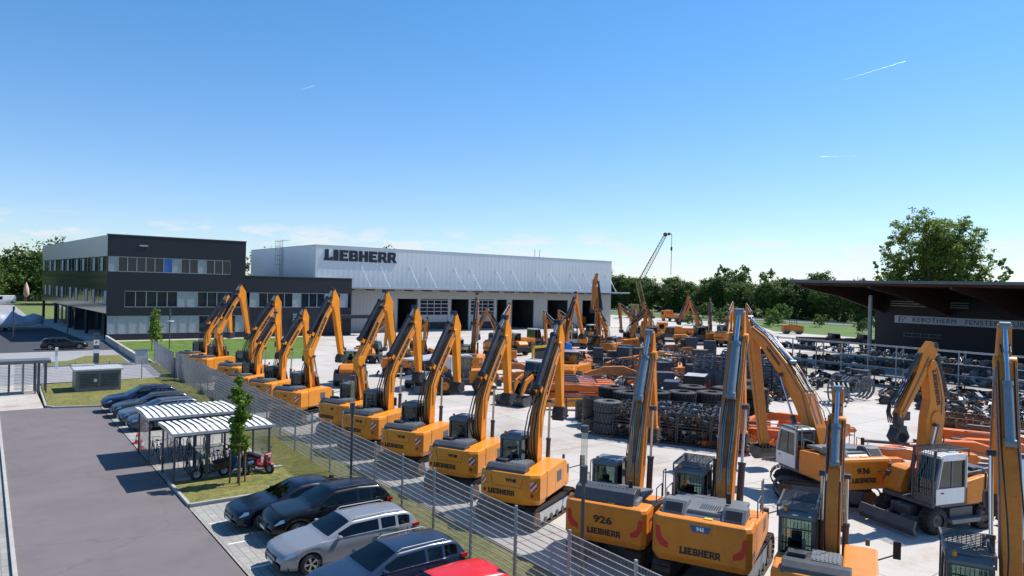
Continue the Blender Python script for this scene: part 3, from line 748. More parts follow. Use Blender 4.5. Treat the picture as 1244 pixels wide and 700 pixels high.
def wheel_car(t,x,y,r,s,rimm):
    w=.21
    mb=MB().use(RUB,True).lathe([(r*.68,-w/2),(r*.95,-w/2),(r,-w*.33),(r,w*.33),(r*.95,w/2),(r*.68,w/2)],n=28)
    o=mb.build('wheel',t,loc=(x,y,r))
    rb=MB().use(BLK,True).lathe([(r*.68,s*w*.2),(.001,s*w*.15)],n=20)
    rb.use(rimm); rb.lathe([(r*.69,s*w*.48),(r*.62,s*w*.5),(r*.61,s*w*.25)],n=24)
    rb.smooth=False
    for k in range(5):
        for d in (-.12,.12):
            a=2*PI*k/5+d; b=2*PI*k/5
            rb.beam((r*.12*math.cos(b),s*w*.40,r*.12*math.sin(b)),(r*.64*math.cos(a),s*w*.46,r*.64*math.sin(a)),.03,.035)
    rb.lathe([(r*.14,s*w*.36),(r*.14,s*w*.46),(.001,s*w*.47)],n=12)
    rb.build('rim',o)
    return o
# ---------------------------------------------------------------- ground materials
def ground_mat(name,c1,c2,sc=.15,rough=.85,fine=20.,fr=(.86,1.12),tuft=0,crack=0,bump=.15,stain=None,st_amt=.0,st_sc=.05,joint=None):
    m=bpy.data.materials.new(name); nt=nodes(m); N=nt.nodes; L=nt.links
    out=N.new('ShaderNodeOutputMaterial'); b=N.new('ShaderNodeBsdfPrincipled'); L.new(b.outputs[0],out.inputs[0]); b.inputs['Roughness'].default_value=rough; b.inputs['Specular IOR Level'].default_value=.3
    g=N.new('ShaderNodeNewGeometry')
    def noise(s,d=6,r=.6):
        n=N.new('ShaderNodeTexNoise'); n.inputs['Scale'].default_value=s; n.inputs['Detail'].default_value=d; n.inputs['Roughness'].default_value=r; L.new(g.outputs['Position'],n.inputs['Vector']); return n
    def mix(f,a,bb):
        x=N.new('ShaderNodeMix'); x.data_type='RGBA'; L.new(f,x.inputs[0])
        if isinstance(a,tuple): x.inputs[6].default_value=(*a,1)
        else: L.new(a,x.inputs[6])
        if isinstance(bb,tuple): x.inputs[7].default_value=(*bb,1)
        else: L.new(bb,x.inputs[7])
        return x.outputs[2]
    def rng(s,a,bb,c=0,d=1):
        r=N.new('ShaderNodeMapRange'); L.new(s,r.inputs[0]); r.inputs[1].default_value=a; r.inputs[2].default_value=bb; r.inputs[3].default_value=c; r.inputs[4].default_value=d; return r.outputs[0]
    col=mix(rng(noise(sc,7).outputs[0],.32,.68),c1,c2)
    if stain: col=mix(rng(noise(st_sc,9,.72).outputs[0],.52,.7,0,st_amt),col,stain)
    f=noise(fine,3); mu=N.new('ShaderNodeMix'); mu.data_type='RGBA'; mu.blend_type='MULTIPLY'; mu.inputs[0].default_value=1
    L.new(col,mu.inputs[6]); cr=rng(f.outputs[0],.3,.7,*fr); cc=N.new('ShaderNodeCombineColor')
    for i in range(3): L.new(cr,cc.inputs[i])
    L.new(cc.outputs[0],mu.inputs[7]); col=mu.outputs[2]
    if tuft:
        tn_=noise(tuft,5,.7); m3=N.new('ShaderNodeMix'); m3.data_type='RGBA'; m3.blend_type='MULTIPLY'; m3.inputs[0].default_value=1; L.new(col,m3.inputs[6]); c3=N.new('ShaderNodeCombineColor'); r3=rng(tn_.outputs[0],.32,.68,.55,1.35)
        for i in range(3): L.new(r3,c3.inputs[i])
        L.new(c3.outputs[0],m3.inputs[7]); col=m3.outputs[2]
    if crack:
        vo=N.new('ShaderNodeTexVoronoi'); vo.feature='DISTANCE_TO_EDGE'; vo.inputs['Scale'].default_value=crack; nz=noise(1.3,4); ad=N.new('ShaderNodeVectorMath'); ad.operation='MULTIPLY_ADD'; L.new(nz.outputs['Color'],ad.inputs[0]); ad.inputs[1].default_value=(1.2,1.2,0); L.new(g.outputs['Position'],ad.inputs[2]); L.new(ad.outputs[0],vo.inputs['Vector'])
        col=mix(rng(vo.outputs['Distance'],.0,.006,.25,0),col,(.04,.035,.035))
    if joint:   # brick joints: (width, height, rotation, mortar colour, mortar size)
        mp=N.new('ShaderNodeMapping'); L.new(g.outputs['Position'],mp.inputs[0]); mp.inputs['Rotation'].default_value=(0,0,joint[2])
        br=N.new('ShaderNodeTexBrick'); L.new(mp.outputs[0],br.inputs[0]); br.inputs['Scale'].default_value=1; br.inputs['Brick Width'].default_value=joint[0]; br.inputs['Row Height'].default_value=joint[1]
        br.inputs['Mortar Size'].default_value=joint[4]; br.inputs['Color1'].default_value=(1,1,1,1); br.inputs['Color2'].default_value=(.86,.86,.86,1); br.inputs['Mortar'].default_value=(*joint[3],1)
        br.offset=.5 if len(joint)<6 else joint[5]
        m2=N.new('ShaderNodeMix'); m2.data_type='RGBA'; m2.blend_type='MULTIPLY'; m2.inputs[0].default_value=1; L.new(col,m2.inputs[6]); L.new(br.outputs[0],m2.inputs[7]); col=m2.outputs[2]
    L.new(col,b.inputs['Base Color'])
    if bump:
        bp=N.new('ShaderNodeBump'); bp.inputs['Strength'].default_value=bump; bp.inputs['Distance'].default_value=.02; L.new(f.outputs[0],bp.inputs['Height']); L.new(bp.outputs[0],b.inputs['Normal'])
    return m
CONC=ground_mat('yard_concrete',(.52,.485,.445),(.44,.41,.375),.12,stain=(.33,.25,.18),st_amt=.95,st_sc=.13,joint=(6,5,0,(.60,.58,.56),.035,0))
ASPH=ground_mat('parking_asphalt',(.168,.146,.148),(.140,.122,.125),.35,fine=35,bump=.3,stain=(.095,.082,.085),st_amt=.35,st_sc=.5,crack=.13)
ROADM=ground_mat('road_paving',(.33,.33,.335),(.28,.28,.285),.2,joint=(.8,.4,0,(.75,.75,.75),.012),stain=(.2,.2,.2),st_amt=.35)
PAVE=ground_mat('stall_paving',(.36,.345,.32),(.29,.28,.26),.5,joint=(.6,.3,PI/2,(.62,.62,.6),.018),stain=(.17,.16,.14),st_amt=.5,st_sc=.3)
GRASSM=ground_mat('dry_lawn',(.12,.135,.028),(.21,.18,.06),.5,fine=14,bump=.6,fr=(.7,1.25),tuft=3.2,stain=(.10,.12,.03),st_amt=.7,st_sc=.7)
LAWNM=ground_mat('green_lawn',(.08,.14,.02),(.11,.175,.03),.3,fine=10,bump=.5,fr=(.75,1.2),tuft=.9)
FIELD=ground_mat('field',(.10,.15,.035),(.16,.18,.06),.03,fine=1.5,bump=.3,stain=(.2,.18,.09),st_amt=.5,st_sc=.02)
KERBM=ground_mat('kerb_concrete',(.40,.39,.37),(.33,.32,.30),1.2,fine=25)
DARKROAD=ground_mat('motorway_asphalt',(.20,.20,.20),(.17,.17,.17),.2)
GRAV=ground_mat('gravel_yard',(.36,.33,.29),(.28,.25,.22),.2,stain=(.16,.12,.09),st_amt=.8,st_sc=.08)
def sheet(name,poly,z,m,thick=None):
    mb=MB().use(m)
    if thick: mb.zprism(poly,z-thick,z)
    else: mb.add([(x,y,z) for x,y in poly],[tuple(range(len(poly)))])
    o=mb.build(name)
    if o.data.polygons and not thick and o.data.polygons[0].normal.z<0: o.data.flip_normals()
    return tag(o,kind='structure')
sheet('ground',[(-3000,-1500),(4500,-1500),(4500,4500),(-3000,4500)],-.16,FIELD)
sheet('yard_ground',[(14.9,-30),(150,-30),(150,62),(150,95),(176,118),(176,175),(14.9,175)],0,CONC)
sheet('gravel_area',[(66,-20),(112,-20),(112,60),(66,60)],.006,GRAV)
sheet('parking_road',[(1.0,-5),(6.75,-5),(6.75,57.2),(3.5,58.3),(1.0,58.3)],0,ASPH)
sheet('footpath',[(-6,-5),(.85,-5),(.85,58.3),(-6,58.3)],.012,PAVE)
sheet('gate_forecourt',[(-8,58.34),(3.5,58.34),(3.5,71.4),(-8,71.4)],.0,CONC)
sheet('parking_bays',[(6.8,-5),(12.1,-5),(12.1,30.3),(6.8,30.3)],.004,PAVE)
sheet('shelter_paving',[(6.8,34.6),(11.9,34.6),(11.9,57.0),(6.8,57.0)],.004,PAVE)
sheet('grass_verge',[(12.1,-5),(14.7,-5),(15.0,84),(14.4,84),(13.6,70.5),(11.9,57),(11.9,34.6),(12.1,30.3)],.03,GRASSM)
sheet('grass_island',[(6.95,30.6),(12.1,30.6),(12.1,34.3),(6.95,34.3)],.06,GRASSM)
sheet('grass_plot',[(3.75,58.5),(4.0,70.6),(14.2,71.0),(13.3,57.3),(7.0,57.25)],.06,GRASSM)
sheet('access_road',[(-60,71.5),(14.4,71.5),(15.2,84.0),(-60,84.0)],.0,ROADM)
sheet('entrance_strip',[(5.0,84.2),(12.6,84.2),(12.9,93.5),(9.5,93.5),(7.5,89),(5.2,88.5)],.05,GRASSM)
sheet('visitor_parking',[(-60,84.1),(13.2,84.1),(14,115),(8,176),(7,300),(-60,300)],-.02,ROADM)
sheet('front_lawn',[(15.2,84.6),(30.5,81.8),(35.5,92),(41,104),(43,112.8),(15.2,112.8)],.03,LAWNM)
sheet('forecourt_dark_sheet',[(-40,101),(13.4,101),(13.9,114.6),(11.5,146),(-40,146)],.004,ground_mat('dark_blue_grey_ground',(.055,.06,.07),(.045,.05,.058),.3))  # dark blue-grey sheet over the forecourt
sheet('motorway',[(205,-200),(224,-200),(224,700),(205,700)],-.05,DARKROAD)
sheet('motorway_verge',[(152,-60),(204,-60),(204,400),(129,400),(129,103),(152,62)],-.10,LAWNM)
sheet('office_floor',[(14.3,115.4),(33,115.4),(33,175),(7.5,175),(11.8,116)],.012,CONC)
# kerbs
def kerb(name,pts,w=.13,z0=-.05,z1=.12):
    mb=MB().use(KERBM)
    for a,b in zip(pts,pts[1:]):
        mb.beam((a[0],a[1],(z0+z1)/2),(b[0],b[1],(z0+z1)/2),w,z1-z0)
    return tag(mb.build(name,bevel=.015),kind='structure')
kerb('kerb',[(12.1,30.5),(6.9,30.5),(6.85,30.5),(6.85,34.45),(12,34.45)])
kerb('kerb',[(12.2,57.1),(6.9,57.1),(4.1,57.9),(3.65,58.8),(3.85,70.8)])
kerb('kerb',[(.93,-5),(.93,58.3)])
kerb('kerb',[(4.9,84.15),(12.8,84.15)])
kerb('kerb',[(14.95,-5),(15.1,72)],.1,-.03,.035)
# painted bay ticks
tk=MB().use(WHT)
for y in (17.9,20.4,22.9,25.4,27.9,46.2,48.8,51.4,54.0): tk.add([(7.0,y-.05,.010),(7.65,y-.05,.010),(7.65,y+.05,.010),(7.0,y+.05,.010)],[(0,1,2,3)])
tag(tk.build('bay_markings'),kind='structure')

# ---------------------------------------------------------------- facades
def corr_mat(name,c,period=.3,bump=.5,axis=0,rough=.45,metal=.2):
    m=bpy.data.materials.new(name); nt=nodes(m); N=nt.nodes; L=nt.links
    out=N.new('ShaderNodeOutputMaterial'); b=N.new('ShaderNodeBsdfPrincipled'); L.new(b.outputs[0],out.inputs[0]); b.inputs['Roughness'].default_value=rough; b.inputs['Metallic'].default_value=metal
    g=N.new('ShaderNodeNewGeometry'); s=N.new('ShaderNodeSeparateXYZ'); L.new(g.outputs['Position'],s.inputs[0])
    if axis==3:
        a_=N.new('ShaderNodeMath'); a_.operation='ADD'; L.new(s.outputs[0],a_.inputs[0]); L.new(s.outputs[1],a_.inputs[1]); src=a_.outputs[0]
    else: src=s.outputs[axis]
    mu=N.new('ShaderNodeMath'); mu.operation='MULTIPLY'; mu.inputs[1].default_value=2*PI/period; L.new(src,mu.inputs[0])
    si=N.new('ShaderNodeMath'); si.operation='SINE'; L.new(mu.outputs[0],si.inputs[0])
    bp=N.new('ShaderNodeBump'); bp.inputs['Strength'].default_value=bump; bp.inputs['Distance'].default_value=.05; L.new(si.outputs[0],bp.inputs['Height']); L.new(bp.outputs[0],b.inputs['Normal'])
    n=N.new('ShaderNodeTexNoise'); n.inputs['Scale'].default_value=.15; n.inputs['Detail'].default_value=4; L.new(g.outputs['Position'],n.inputs['Vector'])
    r=N.new('ShaderNodeMapRange'); r.inputs[3].default_value=.9; r.inputs[4].default_value=1.08; L.new(n.outputs[0],r.inputs[0])
    v=N.new('ShaderNodeVectorMath'); v.operation='SCALE'; v.inputs[0].default_value=c; L.new(r.outputs[0],v.inputs['Scale']); L.new(v.outputs[0],b.inputs['Base Color'])
    return m
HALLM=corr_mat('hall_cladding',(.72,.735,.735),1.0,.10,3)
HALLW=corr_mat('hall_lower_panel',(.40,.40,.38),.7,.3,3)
DARKC=corr_mat('charcoal_cladding',(.012,.014,.023),1.2,.02,2,.6,.0)
REFL=corr_mat('metallic_panel',(.16,.18,.19),1.5,.01,3,.10,.75)
REFT=corr_mat('sky_reflection_panel',(.30,.34,.37),1.5,.01,3,.35,.5)  # top band paler: its sky reflection is put into the colour
WING=DARKC
WGL=mat('window_glass',(.014,.024,.040),.06,var=.3,scale=.3,spec=.45)
WGB=mat('blue_window_panel',(.03,.13,.42),.3)
BLIND=mat('window_blind',(.34,.37,.39),.6)
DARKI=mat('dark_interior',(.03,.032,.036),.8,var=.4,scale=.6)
ROOFG=mat('roof_grey',(.28,.28,.28),.8,var=.2,scale=.4)
KDARK=corr_mat('workshop_cladding',(.011,.012,.016),.5,.08,1,.6,.0)
CANM=mat('canopy_grey',(.10,.115,.13),.5)

# office building ------------------------------------------------------------
off=thing('office_building','three storey charcoal office block with window bands and an overhanging left front','building',(14.1,115,0))
def at(mb): mb.xf=Matrix.Translation((-14.1,-115,0)); return mb
def seg_wall(mb,x0,x1,y0,y1,z0,z1): return mb.box(x0,x1,y0,y1,z0,z1)
w=at(MB().use(DARKC))
# front facade X14.1..33.4 as bands round the window strips (0.3 thick)
Y0=115.0; D=.35
w.box(14.1,33.4,Y0,Y0+D,12.15,15.25)
w.box(14.1,33.4,Y0,Y0+D,7.2,9.95)
w.box(14.1,33.4,Y0,Y0+D,3.55,4.8)
w.box(14.1,14.25,Y0,Y0+D,9.95,12.15); w.box(31.1,33.4,Y0,Y0+D,9.95,12.15)
w.box(14.1,16.4,Y0,Y0+D,4.8,7.2)
w.box(14.1,51.3,Y0,Y0+D,-.1,.9)
w.box(33.2,33.4,Y0+D,176,9.8,15.25)   # right flank above the wing
w.box(14.1,33.4,Y0+D,Y0+.6,15.2,15.25)
wo=w.build('wall',off)
lw=at(MB()); lw.use(REFL)
A=Vector((14.1,115.0));B=Vector((9.8,176))
def lwq(t0,t1,z0,z1,o=0,mb=lw):
    d=(B-A); nrm=Vector((-d.y,d.x)).normalized(); 
    p=A+d*t0+nrm*o; q=A+d*t1+nrm*o
    mb.add([(p.x,p.y,z0),(q.x,q.y,z0),(q.x,q.y,z1),(p.x,p.y,z1)],[(0,3,2,1)])
lwq(0,1,7.3,9.95); lwq(0,1,3.9,5.1)
lwq(0,.045,3.9,15.2,.0) if False else None
lw.build('metal_front',off)
lw=at(MB().use(REFT)); lwq(0,1,12.15,15.2,0,lw); lw.build('metal_front',off)
lg=at(MB().use(WGL)); lwq(0,1,9.95,12.15,-.08,lg); lwq(0,1,5.1,7.3,-.08,lg)
lgo=lg.build('window_band',off)
for k in range(22):
    t0=(k+.12)/22
    for z0,z1 in ((9.95,12.15),(5.1,7.3)):
        if (k*7+int(z0))%5<2:
            b=at(MB().use(BLIND)); lwq(t0,t0+.028,z0+.1,z1-.15,-.04,b); b.build('blind',lgo)
    for z0,z1 in ((9.95,12.15),(5.1,7.3)):
        b=at(MB().use(GAL)); lwq(t0-.002,t0+.001,z0,z1,-.02,b); b.build('mullion',lgo)
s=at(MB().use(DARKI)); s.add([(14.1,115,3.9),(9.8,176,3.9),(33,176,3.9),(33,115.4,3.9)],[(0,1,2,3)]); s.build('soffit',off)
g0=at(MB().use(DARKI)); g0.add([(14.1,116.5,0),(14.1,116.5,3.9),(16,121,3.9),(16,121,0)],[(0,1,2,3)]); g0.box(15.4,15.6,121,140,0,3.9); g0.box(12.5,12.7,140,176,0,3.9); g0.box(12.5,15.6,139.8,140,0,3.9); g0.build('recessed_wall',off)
g0=at(MB().use(WGL)); 
for k in range(6): xx=15.35 if k<2 else 12.45; g0.box(xx,xx+.04,122+k*8.6,126.5+k*8.6,.4,3.2)
g0.build('window',off)
for k in range(4):
    c=at(MB().use(DARKC)); yy=130+k*15; xx=14.3-(yy-115)*.07; c.tube((xx,yy,0),(xx,yy,3.9),.25,12); c.build('column',off)
r=at(MB().use(ROOFG)); r.add([(14.2,115.1,15.0),(33.3,115.1,15.0),(33.3,176,15.0),(9.9,176,15.0)],[(0,1,2,3)]); r.build('roof',off)
cp=at(MB().use(MGR)); cp.box(14.0,33.5,114.96,115.4,15.25,15.36); cp.build('parapet_cap',off)
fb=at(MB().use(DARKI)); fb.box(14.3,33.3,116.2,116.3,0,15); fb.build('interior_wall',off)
def window_strip(parent,x0,x1,z0,z1,panes,y=115.0,frame=GAL,at=at):
    n=len(panes); fr=at(MB().use(frame)); wd=(x1-x0)/n
    fr.box(x0,x1,y+.06,y+.16,z0,z0+.09); fr.box(x0,x1,y+.06,y+.16,z1-.09,z1)
    for k in range(n+1): fr.box(x0+k*wd-.05,x0+k*wd+.05,y+.05,y+.17,z0+.005,z1-.005)
    f=fr.build('window',parent)
    for k,p in enumerate(panes):
        g=at(MB().use({'g':WGL,'b':WGB,'w':BLIND,'l':LGR}[p])); g.box(x0+k*wd+.05,x0+(k+1)*wd-.05,y+.10,y+.12,z0+.09,z1-.09); g.build('pane' if p!='w' else 'blind',f)
window_strip(off,14.3,31.1,9.95,12.15,'wgggggbwggwgggg'[:14])
window_strip(off,16.4,33.4,4.8,7.2,'gggggwwggggg')
window_strip(off,14.3,33.4,.9,3.55,'wwwwgwwwwggwgw')
sgn=at(MB().use(LGR)); sgn.box(18.2,19.3,114.93,114.99,13.75,13.95); sgn.build('floodlight',off)
# low wing
wing=thing('office_wing','lower two storey charcoal wing joining the office block to the hall','building',(33.5,115,0))
def at2(mb): mb.xf=Matrix.Translation((-33.5,-115,0)); return mb
w=at2(MB().use(DARKC)); 
w.box(33.42,51.3,Y0,Y0+D,7.2,9.85); w.box(33.42,51.3,Y0,Y0+D,.9,4.8); w.box(51.3,51.6,Y0,119.5,0,9.85); w.box(33.42,51.3,Y0+1.2,Y0+1.3,0,9.8)
w.build('wall',wing)
r=at2(MB().use(ROOFG)); r.box(33.5,51.3,Y0+D,150,9.5,9.6); r.build('roof',wing)
cp=at2(MB().use(MGR)); cp.box(33.42,51.65,114.96,115.4,9.85,9.93); cp.build('parapet_cap',wing)
window_strip(wing,34.2,50.9,4.8,7.2,'wggggwgggwgw',at=at2)
c=at2(MB().use(DARKC)); c.box(48.5,54.5,112.6,115.0,3.0,3.55); c.box(54.2,54.4,112.7,112.9,0,3.0); c.build('porch',wing)
v=at2(MB().use(LGR)); 
for k in range(6): v.box(41.2,43.2,114.9,114.98,2.2+k*.28,2.32+k*.28)
v.build('vent_grille',wing)

# hall ------------------------------------------------------------------------
hall=thing('service_hall','long pale grey corrugated service hall with a cantilevered canopy over its gates','building',(48,120.6,0))
def at3(mb): mb.xf=Matrix.Translation((-48,-120.6,0)); return mb
w=at3(MB().use(HALLM)); hx0,hx1,hy=47.1,121,120.6
w.box(hx0,hx1,hy,hy+.3,8.25,15.7); w.box(hx0,hx0+.3,hy+.3,158,0,15.7); w.box(hx1-.3,hx1,hy+.3,158,0,15.7); w.box(hx0,hx1,158,158.3,0,15.7)
w.build('wall',hall)
gates=[(63.5,68.0,'o'),(68.6,75.0,'d'),(75.6,80.0,'o'),(80.5,86.4,'d'),(87.0,89.8,'o'),(91.0,97.2,'o'),(101.0,107.2,'o'),(111.6,118.0,'o')]
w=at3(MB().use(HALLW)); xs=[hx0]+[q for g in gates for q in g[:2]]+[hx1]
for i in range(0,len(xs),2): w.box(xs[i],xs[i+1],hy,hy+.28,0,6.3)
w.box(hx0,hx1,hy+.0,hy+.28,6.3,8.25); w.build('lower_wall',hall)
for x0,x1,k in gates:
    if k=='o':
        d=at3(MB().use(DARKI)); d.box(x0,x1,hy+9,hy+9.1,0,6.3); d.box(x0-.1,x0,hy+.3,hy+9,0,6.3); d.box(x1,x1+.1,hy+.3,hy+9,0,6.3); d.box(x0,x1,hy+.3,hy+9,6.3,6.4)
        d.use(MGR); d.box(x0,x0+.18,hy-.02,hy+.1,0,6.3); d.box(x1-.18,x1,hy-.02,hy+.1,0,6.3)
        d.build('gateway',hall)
    else:
        d=at3(MB().use(BLIND)); d.box(x0,x1,hy+.15,hy+.2,1.7,3.0); d.box(x0,x1,hy+.15,hy+.2,0,.2) 
        d.use(LGR)
        for z in (3.0,3.75,4.5,5.25,6.0): d.box(x0,x1,hy+.1,hy+.2,z,z+.13)
        for q in range(5): d.box(x0+(x1-x0)*q/4-.05,x0+(x1-x0)*q/4+.05,hy+.09,hy+.21,3.0,6.1)
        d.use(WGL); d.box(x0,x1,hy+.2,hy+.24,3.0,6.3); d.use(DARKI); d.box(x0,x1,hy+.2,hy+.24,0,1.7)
        d.build('sectional_gate',hall)
c=at3(MB().use(CANM)); c.box(52.0,123.6,117.0,hy-.02,8.05,8.35); c.box(121.02,123.6,hy-.02,124,8.05,8.35)
for k in range(18): c.box(53+k*4-.1,53+k*4+.1,117.05,hy-.03,7.8,8.05)
c.use(LGR); c.box(51.95,123.65,116.93,117.0,8.12,8.40); c.build('canopy',hall)
for x in (49.6,55.9,59.8,66.1,69.9,76.3,80.2,86.7,90.9,97.6,101.6,108,112,119.2):
    if x<52: continue
    r_=at3(MB().use(WHT)); r_.tube((x,hy-.02,12.4),(x+.3,117.1,8.4),.032,6); r_.box(x-.15,x+.15,hy-.05,hy,12.25,12.6); r_.build('canopy_rod',hall)
for y in (121.5,123.5):
    r_=at3(MB().use(WHT)); r_.tube((121.0,y,12.4),(123.5,y,8.4),.07,6); r_.build('canopy_rod',hall)
me=logo_mesh(14.6,2.0,NAV,.12)
obj('lettering',me,hall,loc=(55.9-48,-.08,14.05))
r=at3(MB().use(ROOFG)); r.box(hx0+.3,hx1-.3,hy+.3,158,15.2,15.3); r.build('roof',hall)
cp=at3(MB().use(LGR)); cp.box(hx0-.05,hx1+.05,hy-.05,hy+.35,15.7,15.8); cp.box(hx0-.05,hx0+.35,hy+.35,158.3,15.7,15.8); cp.build('parapet_cap',hall)
# cat ladder on the hall's left flank
l=at3(MB().use(GAL)); 
for y in (137.5,139.0): l.tube((46.9,y,9.6),(46.9,y,17.2),.05,6); l.tube((46.0,y,12),(46.0,y,17.2),.04,6)
for k in range(20): l.tube((46.9,137.5,9.8+k*.38),(46.9,139,9.8+k*.38),.03,5)
for k in range(7): l.path([(46.9,137.5,11.5+k*.9),(46.0,137.5,11.5+k*.9),(46.0,139,11.5+k*.9),(46.9,139,11.5+k*.9)],.03,5)
for y in (137.5,139): l.tube((46.9,y,17.2),(48.5,y,17.2),.04,5)
l.build('ladder',hall)
a_=at3(MB().use(GAL)); 
for x in (98.2,99.6): a_.tube((x,122,15.7),(x,122,17.6),.06,6)
a_.build('vent_pipe',hall)

# right building -------------------------------------------------------------
kb=thing('workshop_building','dark clad workshop with a wide overhanging timber roof and a pale sign band','building',(115,54.8,0))
def at4(mb): mb.xf=Matrix.Translation((-115,-54.8,0)); return mb
w=at4(MB().use(KDARK)); w.box(115,150,-80,54.9,0,11.2); w.build('wall',kb)
# wedge roof: high eaves to the west
r=at4(MB().use(ROOFG)); 
r.add([(90,54.7,11.0),(90,-85,11.0),(155,-85,12.2),(155,54.7,12.2)],[(0,1,2,3)]); r.build('roof',kb)
r=at4(MB().use(MGR)); r.box(89.85,90.0,-85,54.8,10.72,11.08); r.box(90,155,54.7,54.8,10.7,11.2); r.build('fascia',kb)
r=at4(MB().use(DWO))
for k in range(11): r.box(91.0+k*2.3,91.18+k*2.3,-85,54.6,10.45,10.85)
r.use(DWO); r.box(90.1,154,-84,54.6,10.86,10.95)
r.build('purlin',kb)
for k in range(9):
    y=53.6-k*9.5
    b=at4(MB().use(DWO)); b.prism([(90.6,10.42),(90.6,10.1),(101,8.9),(115,6.4),(115,10.42)],y-.14,y+.14); b.build('roof_beam',kb)
for y in (48.9,20.4,-8):
    c=at4(MB().use(GAL)); c.tube((101,y,0),(101,y,9.2),.28,14); c.build('column',kb)
sb=at4(MB().use(mat('sign_band',(.50,.58,.68),.5,var=.03))); sb.box(114.9,114.99,24.5,51.8,5.0,6.15)
sbo=sb.build('sign_band',kb)
SGT=mat('sign_blue_lettering',(.02,.05,.13),.5)
me=font_mesh('KEBOTHERM   FENSTER   TÜREN',1.0,SGT,bold=0,depth=.02,space=1.12,align='LEFT')
obj('lettering',me,sbo,loc=(-.13,49.2-54.8,5.56),rot=(PI/2,0,-PI/2))
lg_=at4(MB().use(SGT)); 
for (ya,yb,za,zb) in ((51.2,51.05,5.2,5.95),(51.2,50.5,5.88,5.97),(51.2,50.5,5.18,5.27),(50.6,50.5,5.3,5.6),(51.0,50.5,5.55,5.63),(50.35,50.1,5.65,5.9)): lg_.box(114.86,114.9,yb,ya,za,zb)
lg_.build('sign_logo',sbo)
wv=at4(MB().use(LGR))
for k in range(3): wv.box(114.92,114.99,41.5,52.5,7.6+k*.35,7.72+k*.35)
wv.build('window_slats',kb)
wv=at4(MB().use(MGR))
for k in range(2): wv.box(114.92,114.99,45,50.5,2.9+k*.5,3.0+k*.5)
for k in range(5): wv.box(114.92,114.99,45.5+k*1.2,45.6+k*1.2,2.8,3.6)
wv.build('window_slats',kb)
# ---------------------------------------------------------------- trees
def leaf_mat(name,c1,c2):
    m=bpy.data.materials.new(name); nt=nodes(m); N=nt.nodes; L=nt.links
    out=N.new('ShaderNodeOutputMaterial'); b=N.new('ShaderNodeBsdfPrincipled'); b.inputs['Roughness'].default_value=.55; b.inputs['Specular IOR Level'].default_value=.25
    g=N.new('ShaderNodeNewGeometry'); oi=N.new('ShaderNodeObjectInfo')
    n=N.new('ShaderNodeTexNoise'); n.inputs['Scale'].default_value=.5; n.inputs['Detail'].default_value=5; L.new(g.outputs['Position'],n.inputs['Vector'])
    a=N.new('ShaderNodeMath'); a.operation='ADD'; L.new(n.outputs[0],a.inputs[0]); 
    r0=N.new('ShaderNodeMapRange'); r0.inputs[3].default_value=-.2; r0.inputs[4].default_value=.2; L.new(oi.outputs['Random'],r0.inputs[0]); L.new(r0.outputs[0],a.inputs[1])
    r=N.new('ShaderNodeMapRange'); r.inputs[1].default_value=.25; r.inputs[2].default_value=.75; L.new(a.outputs[0],r.inputs[0])
    x=N.new('ShaderNodeMix'); x.data_type='RGBA'; L.new(r.outputs[0],x.inputs[0]); x.inputs[6].default_value=(*c1,1); x.inputs[7].default_value=(*c2,1); L.new(x.outputs[2],b.inputs['Base Color'])
    t=N.new('ShaderNodeBsdfTranslucent'); L.new(x.outputs[2],t.inputs[0]); ms=N.new('ShaderNodeMixShader'); ms.inputs[0].default_value=.3 if name!='foliage_poplar' else .5
    L.new(b.outputs[0],ms.inputs[1]); L.new(t.outputs[0],ms.inputs[2]); L.new(ms.outputs[0],out.inputs[0])
    return m
LF1=leaf_mat('foliage_dark',(.055,.10,.02),(.12,.18,.04))
LF2=leaf_mat('foliage_mid',(.06,.11,.022),(.13,.20,.045))
LF3=leaf_mat('foliage_poplar',(.19,.26,.05),(.30,.38,.10))
LF4=leaf_mat('foliage_fresh',(.12,.20,.02),(.20,.29,.04))
BRK=mat('bark',(.10,.075,.055),.9,var=.3,scale=5,bump=.5)
def crown_mb(blobs,n,size,m,rnd,shell=.55):
    mb=MB().use(m); tot=sum(b[3]**2 for b in blobs)
    for (bx,by,bz,br,*q) in blobs:
        sz=q[0] if q else 1.
        k=int(n*br*br/tot)
        sub=[]
        for i in range(max(4,int(k/26))):
            v=Vector((rnd.gauss(0,1),rnd.gauss(0,1),rnd.gauss(0,1))).normalized()*(shell+(1.06-shell)*rnd.random())*br
            sub.append((bx+v.x,by+v.y,bz+v.z*sz,br*(.18+.16*rnd.random())))
        for i in range(k):
            cx,cy,cz,cr=sub[rnd.randrange(len(sub))]
            v=Vector((rnd.gauss(0,.6),rnd.gauss(0,.6),rnd.gauss(0,.5)))*cr
            p=Vector((cx,cy,cz))+v
            nrm=(v.normalized()*.7+Vector((rnd.gauss(0,.6),rnd.gauss(0,.6),rnd.gauss(.5,.5)))).normalized()
            a=nrm.cross(Vector((rnd.random()-.5,rnd.random()-.5,rnd.random()-.5))).normalized(); b=nrm.cross(a); s=size*(.55+.8*rnd.random())
            mb.add([p-a*s*.5,p-b*s*.32+a*s*.1,p+a*s*.5,p+b*s*.32+a*s*.05],[(0,1,2,3)])
    return mb
def limb(mb,p,q,r0,r1,rnd,k=4):
    pts=[Vector(p).lerp(Vector(q),i/k)+Vector((rnd.gauss(0,.1),rnd.gauss(0,.1),0))*((Vector(q)-Vector(p)).length*.08 if 0<i<k else 0) for i in range(k+1)]
    for i in range(k): mb.tube(pts[i],pts[i+1],r0+(r1-r0)*i/k,8,r2=r0+(r1-r0)*(i+1)/k,caps=False)
